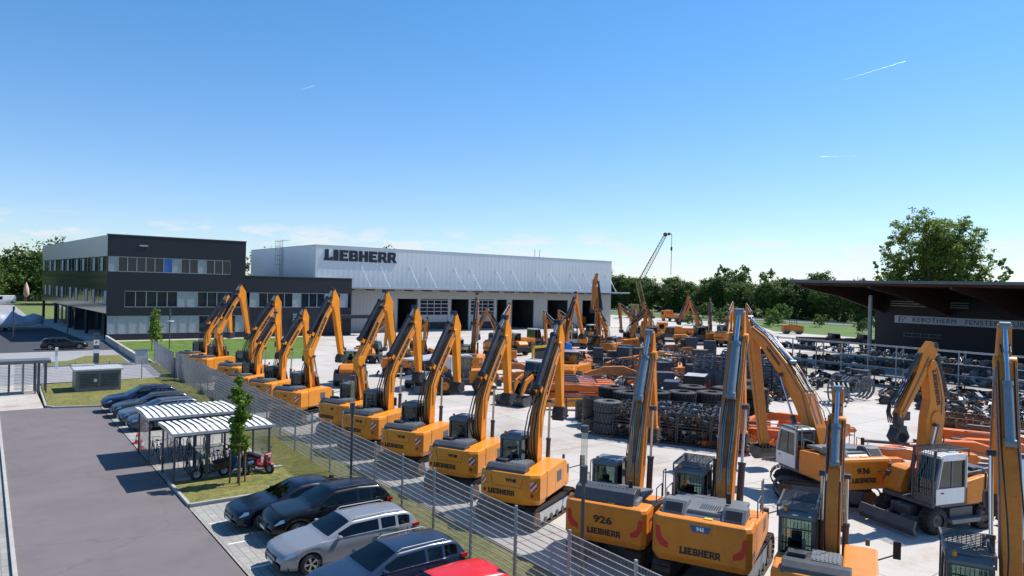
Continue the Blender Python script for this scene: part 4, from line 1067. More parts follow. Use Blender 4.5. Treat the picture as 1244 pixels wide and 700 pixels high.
def tree(name,label,h,r,m,seed,n=2600,size=.55,lobes=9,trunk=.3,tall=1.,low=.3,cat='tree',group=None):
    rnd=random.Random(seed); t=thing(name,label,cat,group=group)
    blobs=[]
    for i in range(lobes):
        a=rnd.random()*2*PI; f=rnd.random(); z=h*(low+.12)+(h*(1-low)-.3*r)*f*.86
        rr=r*(.75*math.sin(PI*min(1,max(.12,(z/h-low)/(1.02-low)*.85+.12))))*rnd.random()**.5
        blobs.append((rr*math.cos(a),rr*math.sin(a),z,r*(.36+.24*rnd.random()),tall))
    blobs.append((0,0,h-r*.42,r*.42,tall)); blobs.append((0,0,h*.6,r*.62,tall))
    crown_mb(blobs,n,size,m,rnd).build('crown',t,recalc=False)
    tb=MB().use(BRK); tb.tube((0,0,-.3),(0,0,h*low),trunk,10,r2=trunk*.75); limb(tb,(0,0,h*low),(0,0,h*.85),trunk*.75,.06,rnd)
    for b in blobs[:-2]: limb(tb,(0,0,h*(low*.8+.2*rnd.random())),(b[0],b[1],b[2]),trunk*.4,.04,rnd)
    tb.build('trunk',t,recalc=False)
    return t
G1='trees in the belt behind the motorway'
protos=[tree('broadleaf_tree','dense dark green tree in the belt behind the motorway',15,7,LF1,1,n=13000,size=.62,low=.03,group=G1,lobes=12),
        tree('broadleaf_tree','dense dark green tree in the belt behind the motorway',13.5,6.5,LF2,2,n=13000,size=.62,low=.03,group=G1,lobes=11),
        tree('broadleaf_tree','dense dark green tree in the belt behind the motorway',16,6.5,LF1,3,n=13000,size=.62,low=.03,group=G1,lobes=12)]
rnd=random.Random(11)
spots=[]
for i in range(46):
    y=-10+i*6.2; spots.append((230+rnd.random()*5,y+rnd.gauss(0,1),.78+rnd.random()*.16))
for i in range(20):
    y=-20+i*16; spots.append((243+rnd.random()*6,y+rnd.gauss(0,2),.86+rnd.random()*.22))
used=[0,0,0]
for x,y,s in spots:
    k=rnd.randrange(3)
    if y>205: s*=1.0+.004*(y-205)
    if y<100: s*=.80
    if not used[k]: place(protos[k],(x,y,-.1),rnd.random()*6,scale=s); used[k]=1
    else: dup(protos[k],(x,y,-.1),rnd.random()*6,scale=s)
# left background trees
T1=tree('broadleaf_tree','tall dark tree at the far left edge of the photo, beside the van',23,9,LF1,21,n=13000,size=.85,low=.12,lobes=15)
place(T1,(-8.5,247,0),.5)
T2=dup(T1,(1.5,292,0),2.1,'rounded tree right of the tallest tree on the left, behind the office end',.72)
T3=dup(T1,(-22,262,0),1.2,'tree at the left border, half cut off by the photo edge',1.05)
T4=tree('broadleaf_tree','light green bushy tree low behind the white van',11,7.5,LF2,22,n=9000,size=.7,low=.06,lobes=12)
place(T4,(-1,272,0))
dup(T4,(9,300,0),1,'bushy tree beside the folded parasol behind the visitor parking',1.0)
dup(T4,(-12,300,0),2,'bushy green tree between the tall left tree and the office block',1.3)
k=0
for x,y,s,l in ((24,262,1.62,'tree top showing over the office roof near its left corner'),(37,258,1.65,'tree top showing over the middle of the slanting left office front'),(14,300,1.6,'tree behind the left end of the office block'),(52,255,1.5,'tree top showing over the office roof beside the front corner')):
    dup(T4,(x,y,0),k,l,s); k+=1
dup(T4,(84,250,0),.7,'tree in the gap between the office block and the hall, left one',1.55); dup(T4,(92,246,0),2.7,'tree in the gap between the office block and the hall, right one',1.45)
dup(T4,(104,215,0),1.7,'small tree top peeping over the hall roof left of the lettering',1.62)
dup(T4,(135,170,0),1.7,'bushy tree right beside the far right corner of the hall',.62)
dup(T4,(150,176,0),3.7,'low bush at the foot of the tree belt right of the hall',.5)
# big poplar group over the workshop roof
def big_poplar():
    rnd=random.Random(5); t=thing('poplar_tree','very large many-stemmed poplar with spreading crown rising over the workshop roof','tree')
    blobs=[];tb=MB().use(BRK)
    stems=[(-12,0,27,3.2),(-7.5,1,31,4.2),(-3,-1,34,4.6),(1.5,1,33,4.4),(5.5,0,32.5,4.5),(9.5,-1,29,4.2),(13,1,24,3.2),(-15,0,21,2.4),(17,-1,20,2.2),(-1,3,28,4),(4,-4,27,4)]
    for (x,y,h,r) in stems:
        limb(tb,(x*.22,y*.3,0),(x*.55,y*.6,h*.5),.55,.35,rnd); limb(tb,(x*.55,y*.6,h*.5),(x,y,h-2),.35,.06,rnd)
        for k in range(8):
            f=.42+.55*k/7; px=x*(.5+.5*f)+rnd.gauss(0,1.3); pz=h*f; 
            blobs.append((px,y+rnd.gauss(0,1.6),pz,r*(.95-.5*abs(f-.72))*(.55+.4*rnd.random()),1.25))
            limb(tb,(x*(.35+.6*f),y*.7,h*(f-.1)),(px,y,pz),.12,.03,rnd,2)
    crown_mb(blobs,50000,.62,LF3,rnd,.3).build('crown',t,recalc=False); tb.build('trunk',t,recalc=False)
    return t
bp=big_poplar(); place(bp,(157.5,63,0),R(-58),scale=.76)
T5=dup(T4,(176,36.2,0),0,'round tree top at the right edge, lower than the poplar beside it',1.18)
T6=dup(T4,(205,36,0),3,'tree top at the right border behind the round tree',1.25)
# tall thin poplars far behind the belt
for i,(x,y,s) in enumerate(((268,196,1.45),(286,198,1.5),(300,194,1.4))):
    if i==0: P=tree('poplar_tree','pale airy tree top standing above the tree belt right of the crane',14,4.6,LF2,31,n=1500,size=.8,low=.3,group='pale trees above the belt'); place(P,(x,y,0),scale=s)
    else: dup(P,(x,y,0),i,scale=s)
# young street trees
def young(label,h,seed,stakes=True,r=.5):
    rnd=random.Random(seed); t=thing('young_tree',label,'tree')
    bl=[(rnd.gauss(0,.1),rnd.gauss(0,.1),1.5+(h-1.8)*k/8,r*(.95-.5*abs(k/8-.35)) ,1.2) for k in range(9)]
    bl+=[(r*.75*math.cos(k*2.1),r*.75*math.sin(k*2.1),1.7+(h-2.6)*rnd.random(),r*.5,1.1) for k in range(6)]
    crown_mb(bl,5200,.15,LF4,rnd,.15).build('crown',t,recalc=False)
    tb=MB().use(BRK); limb(tb,(0,0,0),(0,0,h*.9),.05,.015,rnd); tb.build('trunk',t,recalc=False)
    for k in range(3):
        a=2*PI*k/3+.4; s=MB().use(WOD); s.tube((.38*math.cos(a),.38*math.sin(a),0),(.34*math.cos(a),.34*math.sin(a),1.9),.04,8); s.build('stake',t)
    s=MB().use(WOD)
    for k in range(3):
        a=2*PI*k/3+.4;b=2*PI*(k+1)/3+.4; s.beam((.34*math.cos(a),.34*math.sin(a),1.75),(.34*math.cos(b),.34*math.sin(b),1.75),.03,.09)
    s.build('brace',t)
    return t
y1=young('slim young tree with three stakes on the grass beside the bicycle shelter',4.95,1,r=.44); place(y1,(9.35,32.6,.06))
y2=young('slim young tree on the green lawn in front of the office',5.2,2,r=.8); place(y2,(17.4,97.6,.03))
# ---------------------------------------------------------------- mesh fence
def fence(label,pts,h=2.4,step=2.5,fine=True,cat='fence'):
    t=thing('mesh_fence',label,cat,(pts[0][0],pts[0][1],0)); base=Vector((pts[0][0],pts[0][1],0))
    pm=None; panels={}
    for a,b in zip(pts,pts[1:]):
        a=Vector((*a,0));b=Vector((*b,0)); L=(b-a).length; n=max(1,round(L/step)); ang=math.atan2(b.y-a.y,b.x-a.x); st=L/n
        key=round(st,3)
        if key not in panels:
            mb=MB().use(GAL)
            for k in range(13): 
                z=.08+k*(h-.1)/12
                mb.box(.03,st-.03,-.014,.014,z-.009,z+.009)
            if fine:
                for k in range(int(st/.05)): mb.box(.05+k*.05-.003,.05+k*.05+.003,-.004,.004,.05,h)
            pan=mb; panels[key]=None
        for i in range(n+1):
            p=a+(b-a)*i/n-base
            if not(i==0 and a!=Vector((*pts[0],0))):
                if pm is None:
                    q=MB().use(GAL); q.box(-.04,.04,-.035,.035,-.1,h+.1); po=q.build('post',t,bevel=.005); pm=po.data
                else: po=obj('post',pm,t)
                po.location=p; po.rotation_euler=(0,0,ang)
            if i<n:
                if panels[key] is None: o=pan.build('panel',t,recalc=False); panels[key]=o.data
                else: o=obj('panel',panels[key],t)
                o.location=p; o.rotation_euler=(0,0,ang)
    return t
fence('long grey double-rod mesh fence between the parking side and the yard of excavators',[(13.15,9.5),(14.4,70.6)])
fence('mesh fence running back along the access road in front of the lawn',[(14.5,72.3),(15.3,86)],h=2.2)
fence('thin mesh fence behind the transformer hut along the road',[(14.2,70.95),(3.9,70.95)],h=1.7,fine=False)
fence('short fence piece left of the turnstile at the photo edge',[(1.0,66.4),(-7,66.9)],h=2.2,fine=True)
# ---------------------------------------------------------------- lamp posts
def lamp(label):
    t=thing('street_lamp',label,'street lamp')
    p=MB().use(DGR,True); p.tube((0,0,0),(0,0,3.55),.055,12); p.tube((0,0,0),(0,0,.5),.08,12); p.build('pole',t)
    p=MB().use(DGR,True); p.tube((0,0,3.5),(0,0,4.0),.12,14); p.build('lamp_base',t)
    p=MB().use(CLR,True); p.tube((0,0,4.0),(0,0,5.0),.10,14); o=p.build('lamp_tube',t); o.data.materials[0]=CLRT
    p=MB().use(DGR,True); p.tube((0,0,5.0),(0,0,5.2),.12,14); p.build('lamp_cap',t)
    return t
def clear_mat():
    m=bpy.data.materials.new('clear_tube'); nt=nodes(m); N=nt.nodes; L=nt.links
    out=N.new('ShaderNodeOutputMaterial'); mx=N.new('ShaderNodeMixShader'); tr=N.new('ShaderNodeBsdfTransparent'); gl=N.new('ShaderNodeBsdfGlossy'); gl.inputs['Roughness'].default_value=.15
    mx.inputs[0].default_value=.25; L.new(tr.outputs[0],mx.inputs[1]); L.new(gl.outputs[0],mx.inputs[2]); L.new(mx.outputs[0],out.inputs[0]); tr.inputs[0].default_value=(.9,.92,.93,1)
    return m
CLRT=clear_mat()
l1=lamp('slim dark lamp post behind the parked cars, in front of the fence'); place(l1,(13.0,28.6,0))
dup(l1,(14.35,15.25,0),0,'slim dark lamp post in front of the excavator numbered 926')
lp=thing('street_lamp','lamp post with a flat disc head in front of the office lawn','street lamp',(17.8,91,0))
p=MB().use(DGR,True); p.tube((0,0,0),(0,0,5.4),.06,10); p.build('pole',lp)
p=MB().use(LGR,True); p.lathe([(.001,4.15),(.5,4.12),(.52,4.05),(.001,4.0)],axis='z'); p.build('lamp_disc',lp)
p=MB().use(DGR,True); p.tube((0,0,4.5),(0,0,5.6),.11,10); p.build('lamp_head',lp)
# ---------------------------------------------------------------- hut, turnstile, signs
hut=thing('transformer_hut','low grey metal transformer hut with flat roof on the grass plot','utility hut',(7.6,66,.06))
h=MB().use(MGR); h.box(-1.65,1.5,-1.35,1.35,0,1.62); h.build('wall',hut,bevel=.02)
h=MB().use(LGR); h.box(-1.8,1.65,-1.5,1.5,1.64,1.78); h.box(-1.75,-.1,.9,1.45,1.78,1.9); h.build('roof',hut,bevel=.02)
for x0,x1 in ((-1.4,-.1),(.05,1.35)):
    h=MB().use(DGR); 
    for k in range(9): h.cb(((x0+x1)/2,-1.365,.35+k*.125),(x1-x0,.03,.06),rx=.5)
    h.build('louvre_door',hut)
h=MB().use(WHT); h.box(-.42,-.2,-1.40,-1.385,.75,.98); h.build('notice',hut)
tn=thing('turnstile','full height turnstile with grey roof and comb arms at the fence end','turnstile',(2.6,66.3,0))
h=MB().use(CANM); h.box(-1.7,1.75,-.9,.9,2.35,2.62); h.build('roof',tn,bevel=.03)
h=MB().use(DGR); 
for x in (-1.55,-.9,.75,1.0,1.45): 
    for y in (-.75,.75): h.box(x-.05,x+.05,y-.05,y+.05,0,2.35)
h.build('frame',tn)
h=MB().use(GAL)
h.tube((.0,0,0),(.0,0,2.35),.06,10)
for k in range(17):
    z=.25+k*.12
    for a in (R(20),R(140),R(260)): h.tube((0,0,z),(.72*math.cos(a),.72*math.sin(a),z),.02,6)
h.build('rotor',tn)
h=MB().use(GAL)
for k in range(17):
    z=.25+k*.12; h.tube((-1.55,-.75,z),(-.9,-.75,z),.018,6); h.tube((.75,-.75,z),(1.45,-.75,z),.018,6); h.tube((.85,-.75,z),(.85,.75,z),.018,6)
h.build('comb_bars',tn)
h=MB().use(LGR); h.box(-1.58,-1.5,-.82,-.79,1.0,1.35); h.use(BLU); h.box(-1.57,-1.51,-.83,-.82,1.05,1.2); h.build('card_reader',tn) 
bx=thing('switch_box','grey switch box at the corner where the fences meet','utility box',(14.9,73,0))
h=MB().use(LGR); h.box(-.25,.25,-.2,.2,0,1.5); h.build('housing',bx,bevel=.02); h=MB().use(MGR); h.box(-.3,.3,-.25,.25,1.5,1.56); h.build('lid',bx)
bx2=dup(bx,(16.6,75.5,0),0,'slim grey switch box behind the fence corner')
# stele sign
st=thing('sign_stele','dark and white banded parking stele beside the entrance road','sign',(9.6,85,.05))
h=MB().use(DGR); h.box(-.25,.25,-.12,.12,0,1.1); h.box(-.25,.25,-.12,.12,1.5,1.95); h.box(-.25,.25,-.12,.12,2.5,3.2); h.build('dark_band',st)
h=MB().use(WHT); h.box(-.25,.25,-.12,.12,1.1,1.5); h.box(-.25,.25,-.12,.12,1.95,2.5); h.build('white_band',st)
obj('lettering',font_mesh('P',.4,TXT,.01),st,loc=(0,-.125,2.2),rot=(PI/2,0,0))
wp=thing('bollard_sign','slim white post beside the grass strip at the entrance','post',(5.9,82.3,0))
h=MB().use(WHT); h.box(-.12,.12,-.08,.08,0,2.1); h.build('post',wp,bevel=.01); h=MB().use(LGR); h.box(-.1,.1,-.09,-.08,1.3,1.9); h.build('panel',wp)
# ramp wall beside the entrance
rw=tag(MB().use(CONC).zprism([(13.45,84.5),(13.75,84.5),(14.35,114.9),(14.05,114.9)],-.1,.75).build('ramp_wall'),'low pale concrete wall running from the office corner to the access road','wall')
cb=thing('parking_machine','small grey cabinet at the end of the low concrete wall','cabinet',(13.6,83.2,0))
h=MB().use(LGR); h.box(-.6,.6,-.3,.3,0,1.5); h.build('housing',cb,bevel=.03); h=MB().use(MGR); h.box(-.65,.65,-.35,.35,1.5,1.58); h.build('lid',cb)
# ---------------------------------------------------------------- bicycle shelters
CORR=corr_mat('shelter_roof_sheet',(.74,.75,.75),.27,.2,0,.5,.0)
def shelter(label,x0,x1,y0,y1,z=2.25):
    t=thing('bicycle_shelter',label,'shelter',(x0,y0,0)); lx=x1-x0; ly=y1-y0
    f=MB().use(DGR)
    for x in (0.05,lx/3,2*lx/3,lx-.05):
        for y in (.25,ly-.25): f.box(x-.04,x+.04,y-.04,y+.04,0,z)
        f.box(x-.035,x+.035,0,ly,z,z+.09)
    for y in (.1,ly-.1): f.box(0,lx,y-.04,y+.04,z-.1,z)
    for x in (.05,lx-.05): f.box(x-.02,x+.02,.25,ly-.25,.12,.17)
    f.box(0,lx,.23,.27,.10,.14) if False else None
    f.build('frame',t)
    r=MB().use(CORR); n=int(lx/.27)
    zc=z+.19
    prof=[(0,z+.12),(ly*.5,zc),(ly,z+.12)]
    for k in range(n):
        xa=-.1+(lx+.2)*k/n; xm=xa+(lx+.2)/n*.55; xb=-.1+(lx+.2)*(k+1)/n
        for (ya,za),(yb,zb_) in zip(prof,prof[1:]):
            r.add([(xa,ya-.1 if ya==0 else ya,za),(xm,ya-.1 if ya==0 else ya,za),(xm,yb+.1 if yb==ly else yb,zb_),(xa,yb+.1 if yb==ly else yb,zb_)],[(0,1,2,3)])
            r.add([(xm,ya-.1 if ya==0 else ya,za-.06),(xb,ya-.1 if ya==0 else ya,za-.06),(xb,yb+.1 if yb==ly else yb,zb_-.06),(xm,yb+.1 if yb==ly else yb,zb_-.06)],[(0,1,2,3)])
            r.add([(xm,ya-.1 if ya==0 else ya,za),(xm,ya-.1 if ya==0 else ya,za-.06),(xm,yb+.1 if yb==ly else yb,zb_-.06),(xm,yb+.1 if yb==ly else yb,zb_)],[(0,1,2,3)])
    r.build('roof_sheet',t,recalc=False)
    g=MB().use(LGR); g.box(-.12,lx+.12,-.14,-.06,z+.0,z+.13); g.box(-.12,-.1,-.1,ly+.1,z,z+.13); g.build('gutter',t)
    for x in (.05,lx-.05):
        g=MB().use(CLRT); g.box(x-.006,x+.006,.3,ly-.3,.2,z-.12); g.build('side_glass',t)
    b=MB().use(GAL)
    for k in range(int(lx/.5)): 
        x=.6+k*.5
        if x<lx-.3: b.path([(x,ly-.9,0),(x,ly-.9,.6),(x,ly-.3,.6),(x,ly-.3,0)],.015,5)
    b.build('cycle_stand',t)
    return t
shelter('corrugated bicycle shelter, the far one of the two, next to the parked cars',6.65,10.95,38.1,41.5)
shelter('bicycle shelter with corrugated roof, the near one beside the young tree',6.9,11.2,33.7,36.7)
def bicycle(label,fm):
    t=thing('bicycle',label,'bicycle',group='bicycles parked in the shelters')
    for x in (-.52,.52):
        w=MB().use(RUB,True); w.lathe([(.34,-.02),(.355,0),(.34,.02),(.32,0),(.34,-.02)],n=22); w.use(PIP)
        for k in range(8): a=2*PI*k/8; w.tube((0,0,0),(.33*math.cos(a),0,.33*math.sin(a)),.004,4)
        w.build('wheel',t,loc=(x,0,.355))
    f=MB().use(fm); bb=(-.08,0,.30); st=(-.2,0,.82); hd=(.36,0,.85); re=(-.52,0,.355); fr=(.52,0,.355)
    for a,b in ((bb,st),(bb,hd),(st,hd),(bb,re),(st,re),(hd,fr)): f.tube(a,b,.018,6)
    f.tube(hd,(.33,0,1.02),.015,6); f.tube(st,(-.24,0,.95),.013,6); f.build('frame',t)
    s=MB().use(BLK); s.box(-.36,-.12,-.07,.07,.94,.99); s.build('saddle',t,bevel=.02)
    s=MB().use(BLK); s.path([(.2,-.28,1.04),(.33,-.2,1.04),(.33,.2,1.04),(.2,.28,1.04)],.013,6); s.build('handlebar',t)
    return t
b0=bicycle('dark bicycle leaning in the rack of the near shelter',DGR); b1=bicycle('light framed bicycle standing in the far shelter',LGR); b2=bicycle('blue framed bicycle among the bicycles in the near shelter',BLU)
place(b0,(7.9,35.9,0),R(88)); place(b1,(7.3,38.6,0),R(75)); place(b2,(9.2,35.8,0),R(95))
for i,(x,y,k) in enumerate(((8.3,35.9,0),(8.75,35.8,1),(9.65,35.9,0),(10.1,35.8,1),(10.5,35.9,0),(7.8,38.8,0),(8.3,39.6,1),(8.8,39.6,0),(9.6,39.5,1),(7.2,39.6,0))):
    dup((b0,b1)[k],(x,y,0),R(90+rnd.gauss(0,7)),label=('dark bicycle standing in the row under the %s shelter'%('near' if y<37 else 'far')) if k==0 else ('light framed bicycle standing in the row under the %s shelter'%('near' if y<37 else 'far')))
def scooter(name,label,m,cat,rz,loc,L=1.):
    t=thing(name,label,cat,loc,rz)
    for x in (-.62,.62):
        w=MB().use(RUB,True); w.lathe([(.16,-.06),(.25,-.055),(.27,0),(.25,.055),(.16,.06)],n=20); o=w.build('wheel',t,loc=(x,0,.27)); w=MB().use(LGR,True); w.lathe([(.16,-.03),(.03,-.03),(.03,.03),(.16,.03)],n=14); w.build('rim',o)
    b=MB().use(m); b.prism([(-.95,.62),(-.75,.42),(-.2,.30),(.25,.26),(.3,.34),(-.1,.42),(-.12,.68),(-.9,.76)],-.16,.16)
    b.prism([(.28,.28),(.36,.28),(.56,.95),(.46,1.0)],-.2,.2); b.prism([(.42,.42),(.85,.46),(.8,.54),(.62,.6),(.45,.55)],-.1,.1); b.build('body',t,bevel=.04)
    s=MB().use(SEA); s.prism([(-.92,.765),(-.1,.69),(-.05,.76),(-.5,.84),(-.95,.86)],-.14,.14); s.build('seat',t,bevel=.03)
    s=MB().use(BLK); s.path([(.34,-.3,1.06),(.46,-.16,1.02),(.46,.16,1.02),(.34,.3,1.06)],.018,6); s.tube((.47,0,.9),(.46,0,1.02),.05,8); s.build('handlebar',t)
    s=MB().use(PIP); s.tube((.5,.09,.85),(.62,.09,.27),.025,8); s.tube((.5,-.09,.85),(.62,-.09,.27),.025,8); s.tube((-.9,-.16,.32),(-.2,-.16,.27),.05,8); s.build('fork',t)
    for q in (-.07,): s=MB().use(LENS); s.box(.565,.60,-.09,.09,.8,.93); s.build('headlight',t,bevel=.01)
    for sy in (-1,1): s=MB().use(BLK); s.tube((.4,sy*.22,1.05),(.38,sy*.28,1.22),.008,5); s.tube((.38,sy*.28,1.22),(.40,sy*.28,1.23),.06,8); s.build('mirror',t)
    return t
scooter('motorcycle','black motorcycle parked in the near bicycle shelter',mat('black_gloss',(.015,.015,.017),.2),'motorcycle',R(185),(8.6,34.35,0))
scooter('motor_scooter','blue and silver scooter in the middle of the near shelter',mat('blue_gloss',(.05,.11,.19),.2),'scooter',R(110),(9.9,34.5,0))
scooter('motor_scooter','dark red scooter parked at the right end of the near shelter',mat('red_gloss',(.34,.03,.06),.3),'scooter',R(-65),(10.85,34.2,0))
def cone(label,loc):
    t=thing('traffic_cone',label,'traffic cone',loc)
    c=MB().use(RED); c.box(-.2,.2,-.2,.2,0,.04); c.build('base',t)
    c=MB().use(RED,True); c.lathe([(.14,.04),(.11,.2)],axis='z',n=16); c.lathe([(.075,.38),(.03,.6),(.001,.6)],axis='z',n=16); c.use(WHT,True); c.lathe([(.11,.2),(.075,.38)],axis='z',n=16); c.build('cone',t)
cone('red and white traffic cone on the paving left of the bicycle shelters',(7.0,43.6,.01))
cone('small red traffic cone right at the shelter frame corner',(6.95,42.0,.01))
# ---------------------------------------------------------------- cars
c=car('parked_car','blackish navy saloon, the farthest of the five cars in the near bays',paint('navy_paint',(.005,.008,.022)),'sedan',L=4.85)
place(c,(9.95,27.0,.0),PI+R(1)); 
c=car('parked_car','black sports utility car between the navy saloon and the silver estate',paint('black_paint',(.004,.005,.007)),'suv',L=4.55)
place(c,(10.5,25.1,0),PI+R(-1))
c=car('parked_car','silver estate car with roof rails in the near bays',paint('silver_paint',(.25,.26,.285),.6),'estate',L=4.78,rails=True)
place(c,(9.95,22.25,0),PI)
c=car('parked_car','dark blue estate car with bright roof rails beside the red car',paint('blue_paint_dark',(.015,.032,.07)),'estate',L=4.7,rails=True)
place(c,(9.85,18.95,0),PI+R(1))
c=car('parked_car','bright red car cut off by the bottom edge of the photo',paint('red_car_paint',(.62,.012,.012),.1),'hatch',L=4.2)
place(c,(9.95,16.1,0),PI)
m4=[('dark navy car, farthest of the four cars beyond the shelters','suv',(.012,.02,.06),9.0,54.9),('dark grey car, second from the back of the four beyond the shelters','estate',(.05,.055,.065),9.3,52.6),
    ('grey blue estate car, third of the four beyond the shelters','estate',(.10,.125,.16),9.3,49.9),('dark slate hatchback nearest the shelter roof of the four beyond','hatch',(.045,.06,.085),9.3,47.5)]
for i,(l,k,cc,x,y) in enumerate(m4):
    c=car('parked_car',l,paint('far_paint_%d'%i,cc,.5),k,L=4.6 if k!='hatch' else 4.3); place(c,(x,y,0),PI+R((1,-1,2,-1)[i]))
c=car('parked_car','black estate car parked crossways in front of the office overhang',paint('black_car_paint',(.01,.011,.014)),'estate',L=4.85); place(c,(8.2,103.6,0),R(0))
c=car('parked_van','white delivery van with orange tail far behind on the left',paint('van_white',(.72,.72,.72),.0),'van',L=6.0,W=2.0,H=2.5,cat='van'); place(c,(5.2,267,0),R(182))
c=car('moving_car','small pale car driving on the motorway right of the hall',paint('pale_car',(.5,.55,.6),.4),'estate',L=4.6); place(c,(212,181,0),R(90))
# covered boat on trailer
bt=thing('covered_boat','boat on a trailer under a silvery blue tarpaulin left of the office','boat',(3.2,140,0),R(10))
TARP=mat('tarpaulin',(.32,.38,.46),.45,var=.2,scale=1.2,bump=1.2,bscale=1.6)
h=MB().use(TARP); n=14; 
P=[]
for i in range(n+1):
    x=-5+10*i/n; f=1-((x+1)/6.4)**4 if x>-1 else 1; w=1.45*max(.1,f); 
    ridge=2.55+.25*math.sin(i*1.7)+(.45 if 4<i<9 else 0)
    P+=[(x,-w,.95),(x,-w*1.02,1.5),(x,-w*.55,ridge-.25),(x,0,ridge),(x,w*.55,ridge-.25),(x,w*1.02,1.5),(x,w,.95)]
F=[(i*7+k,(i+1)*7+k,(i+1)*7+k+1,i*7+k+1) for i in range(n) for k in range(6)]+[(6,5,4,3,2,1,0),tuple(n*7+k for k in range(7))]
h.smooth=True; h.add(P,F); h.build('tarpaulin',bt)
h=MB().use(WHT); h.prism([(-4.9,.95),(-4.7,.6),(3.5,.55),(4.9,.95)],-.9,.9); h.build('hull',bt,bevel=.1)
h=MB().use(GAL); h.box(-4.2,6,-.08,.08,.42,.52); h.box(-.1,.1,-1.1,1.1,.4,.5); h.box(-1.1,-.9,-1.1,1.1,.4,.5); h.build('trailer_frame',bt)
for x in (-1,0):
    for s in (-1,1): wheel_car(bt,x,s*1.15,.32,s,GAL)
ps=thing('folded_parasol','folded pink and beige parasol by the bushes behind the white van','parasol',(11.5,285,0))
h=MB().use(mat('parasol_cloth',(.62,.42,.34),.8),True); h.lathe([(.25,1.5),(.9,2.4),(.75,4.4),(.2,6.2),(.02,6.6)],axis='z',n=9); h.build('canopy',ps); h=MB().use(GAL); h.tube((0,0,0),(0,0,6.8),.06,8); h.build('pole',ps)
fence('green wire fence in front of the bushes behind the van',[(4,290),(16,287)],h=2.2,fine=False)
bl=thing('street_lamp','dark lamp post at the left beside the covered boat','street lamp',(3.4,118,0)); h=MB().use(DGR); h.tube((0,0,0),(0,0,4.2),.08,8); h.build('pole',bl); h=MB().use(DGR); h.tube((0,0,4.2),(0,0,4.8),.14,8); h.build('lamp_head',bl)
dup(bl,(9.9,120,0),0,'dark lamp post in front of the recessed office entrance')
# a walker in the shade by the visitor parking
# contrails and small ground details
CTM=bpy.data.materials.new('contrail_ice'); _nt=nodes(CTM); _o=_nt.nodes.new('ShaderNodeOutputMaterial'); _a=_nt.nodes.new('ShaderNodeBsdfTranslucent'); _a.inputs[0].default_value=(.95,.95,.95,1); _b=_nt.nodes.new('ShaderNodeBsdfDiffuse'); _b.inputs[0].default_value=(.95,.95,.95,1); _m=_nt.nodes.new('ShaderNodeAddShader'); _nt.links.new(_a.outputs[0],_m.inputs[0]); _nt.links.new(_b.outputs[0],_m.inputs[1]); _nt.links.new(_m.outputs[0],_o.inputs[0])
def contrail(label,p,q,r):
    mb=MB().use(CTM); mb.tube(p,q,r,6,r2=r*.4); return tag(mb.build('contrail'),label,'contrail')
def dirpt(px,py,dist=5000):
    import math as m
    x=px-622; y=py-350; c,s=m.cos(-R(1.408)),m.sin(-R(1.408)); X=x*c-y*s; Yy=x*s+y*c+2.72
    v=Vector((X*m.cos(R(37.04))+851*m.sin(R(37.04)),-X*m.sin(R(37.04))+851*m.cos(R(37.04)),-Yy)); return v*(dist/851)
contrail('short white contrail high in the sky at the right',dirpt(1100,73),dirpt(1024,96),.65)
contrail('tiny faint contrail in the left half of the sky',dirpt(381,103),dirpt(366,108),.35)
contrail('faint flat contrail above the right tree belt',dirpt(995,189),dirpt(1040,188),.25)

# ================================================================ the row of machines along the fence
H0=R(26)
GR='yellow excavators parked in a row along the fence'
MONO=dict(b=[(.35,1.75,.5),(.40,3.1,.46),(.50,3.95,.58),(.92,4.75,.50),(1.95,6.05,.44),(2.5,6.7,.32)],s=[(2.60,7.76,.12),(2.74,7.0,.74),(2.82,6.35,.50),(3.1,3.9,.28)])
TWO=dict(b=[(.35,1.75,.5),(.15,3.2,.5),(.05,4.5,.62),(.65,5.5,.46),(1.5,6.9,.42),(2.1,7.7,.32)],s=[(2.25,8.78,.12),(2.45,8.0,.76),(2.6,7.2,.5),(3.25,4.1,.3)])
protoM=excavator('p','A','twin','track','mono','W148',urot=R(-4),pts=MONO,group=GR)
protoT=excavator('p','A','twin','track','two','926',urot=R(3),pts=TWO,group=GR,scale=1.0)
row=[ # x,y,kind,dh,scale,label
 (17.95,22.35,'M',2,1.0,'first yellow excavator of the fence row, nearest the camera, its steel track in full view'),
 (18.15,26.7,'M',0,1.0,'second yellow excavator from the front in the fence row, behind the nearest one'),
 (18.05,31.2,'M',0,1.0,'third yellow excavator from the front in the long fence row'),
 (17.9,35.5,'M',-2,1.02,'fourth yellow excavator from the front in the long fence row'),
 (18.2,39.6,'T',-6,1.0,'fifth excavator from the front in the fence row, its boom peak at canopy height'),
 (17.4,45.7,'T',0,1.0,'sixth excavator from the front in the fence row, boom before the office wing'),
 (17.3,51.2,'M',0,.93,'seventh excavator from the front in the fence row, with a low short boom'),
 (17.0,56.0,'M',2,.86,'eighth excavator from the front in the fence row, its boom before a taller one'),
 (17.6,59.6,'M',-4,1.04,'ninth excavator from the front in the fence row, boom peak beside the office windows'),
 (17.2,67.6,'T',-6,1.0,'second excavator from the far end of the fence row, with the tallest boom there'),
 (16.9,71.6,'M',-2,1.0,'last yellow excavator at the far end of the fence row')]
first={'M':1,'T':1}
for x,y,k,dh,s,l in row:
    pr=protoM if k=='M' else protoT
    if first[k]: place(pr,(x,y,0),H0+R(dh),l,s); first[k]=0
    else: dup(pr,(x,y,0),H0+R(dh),l,s)
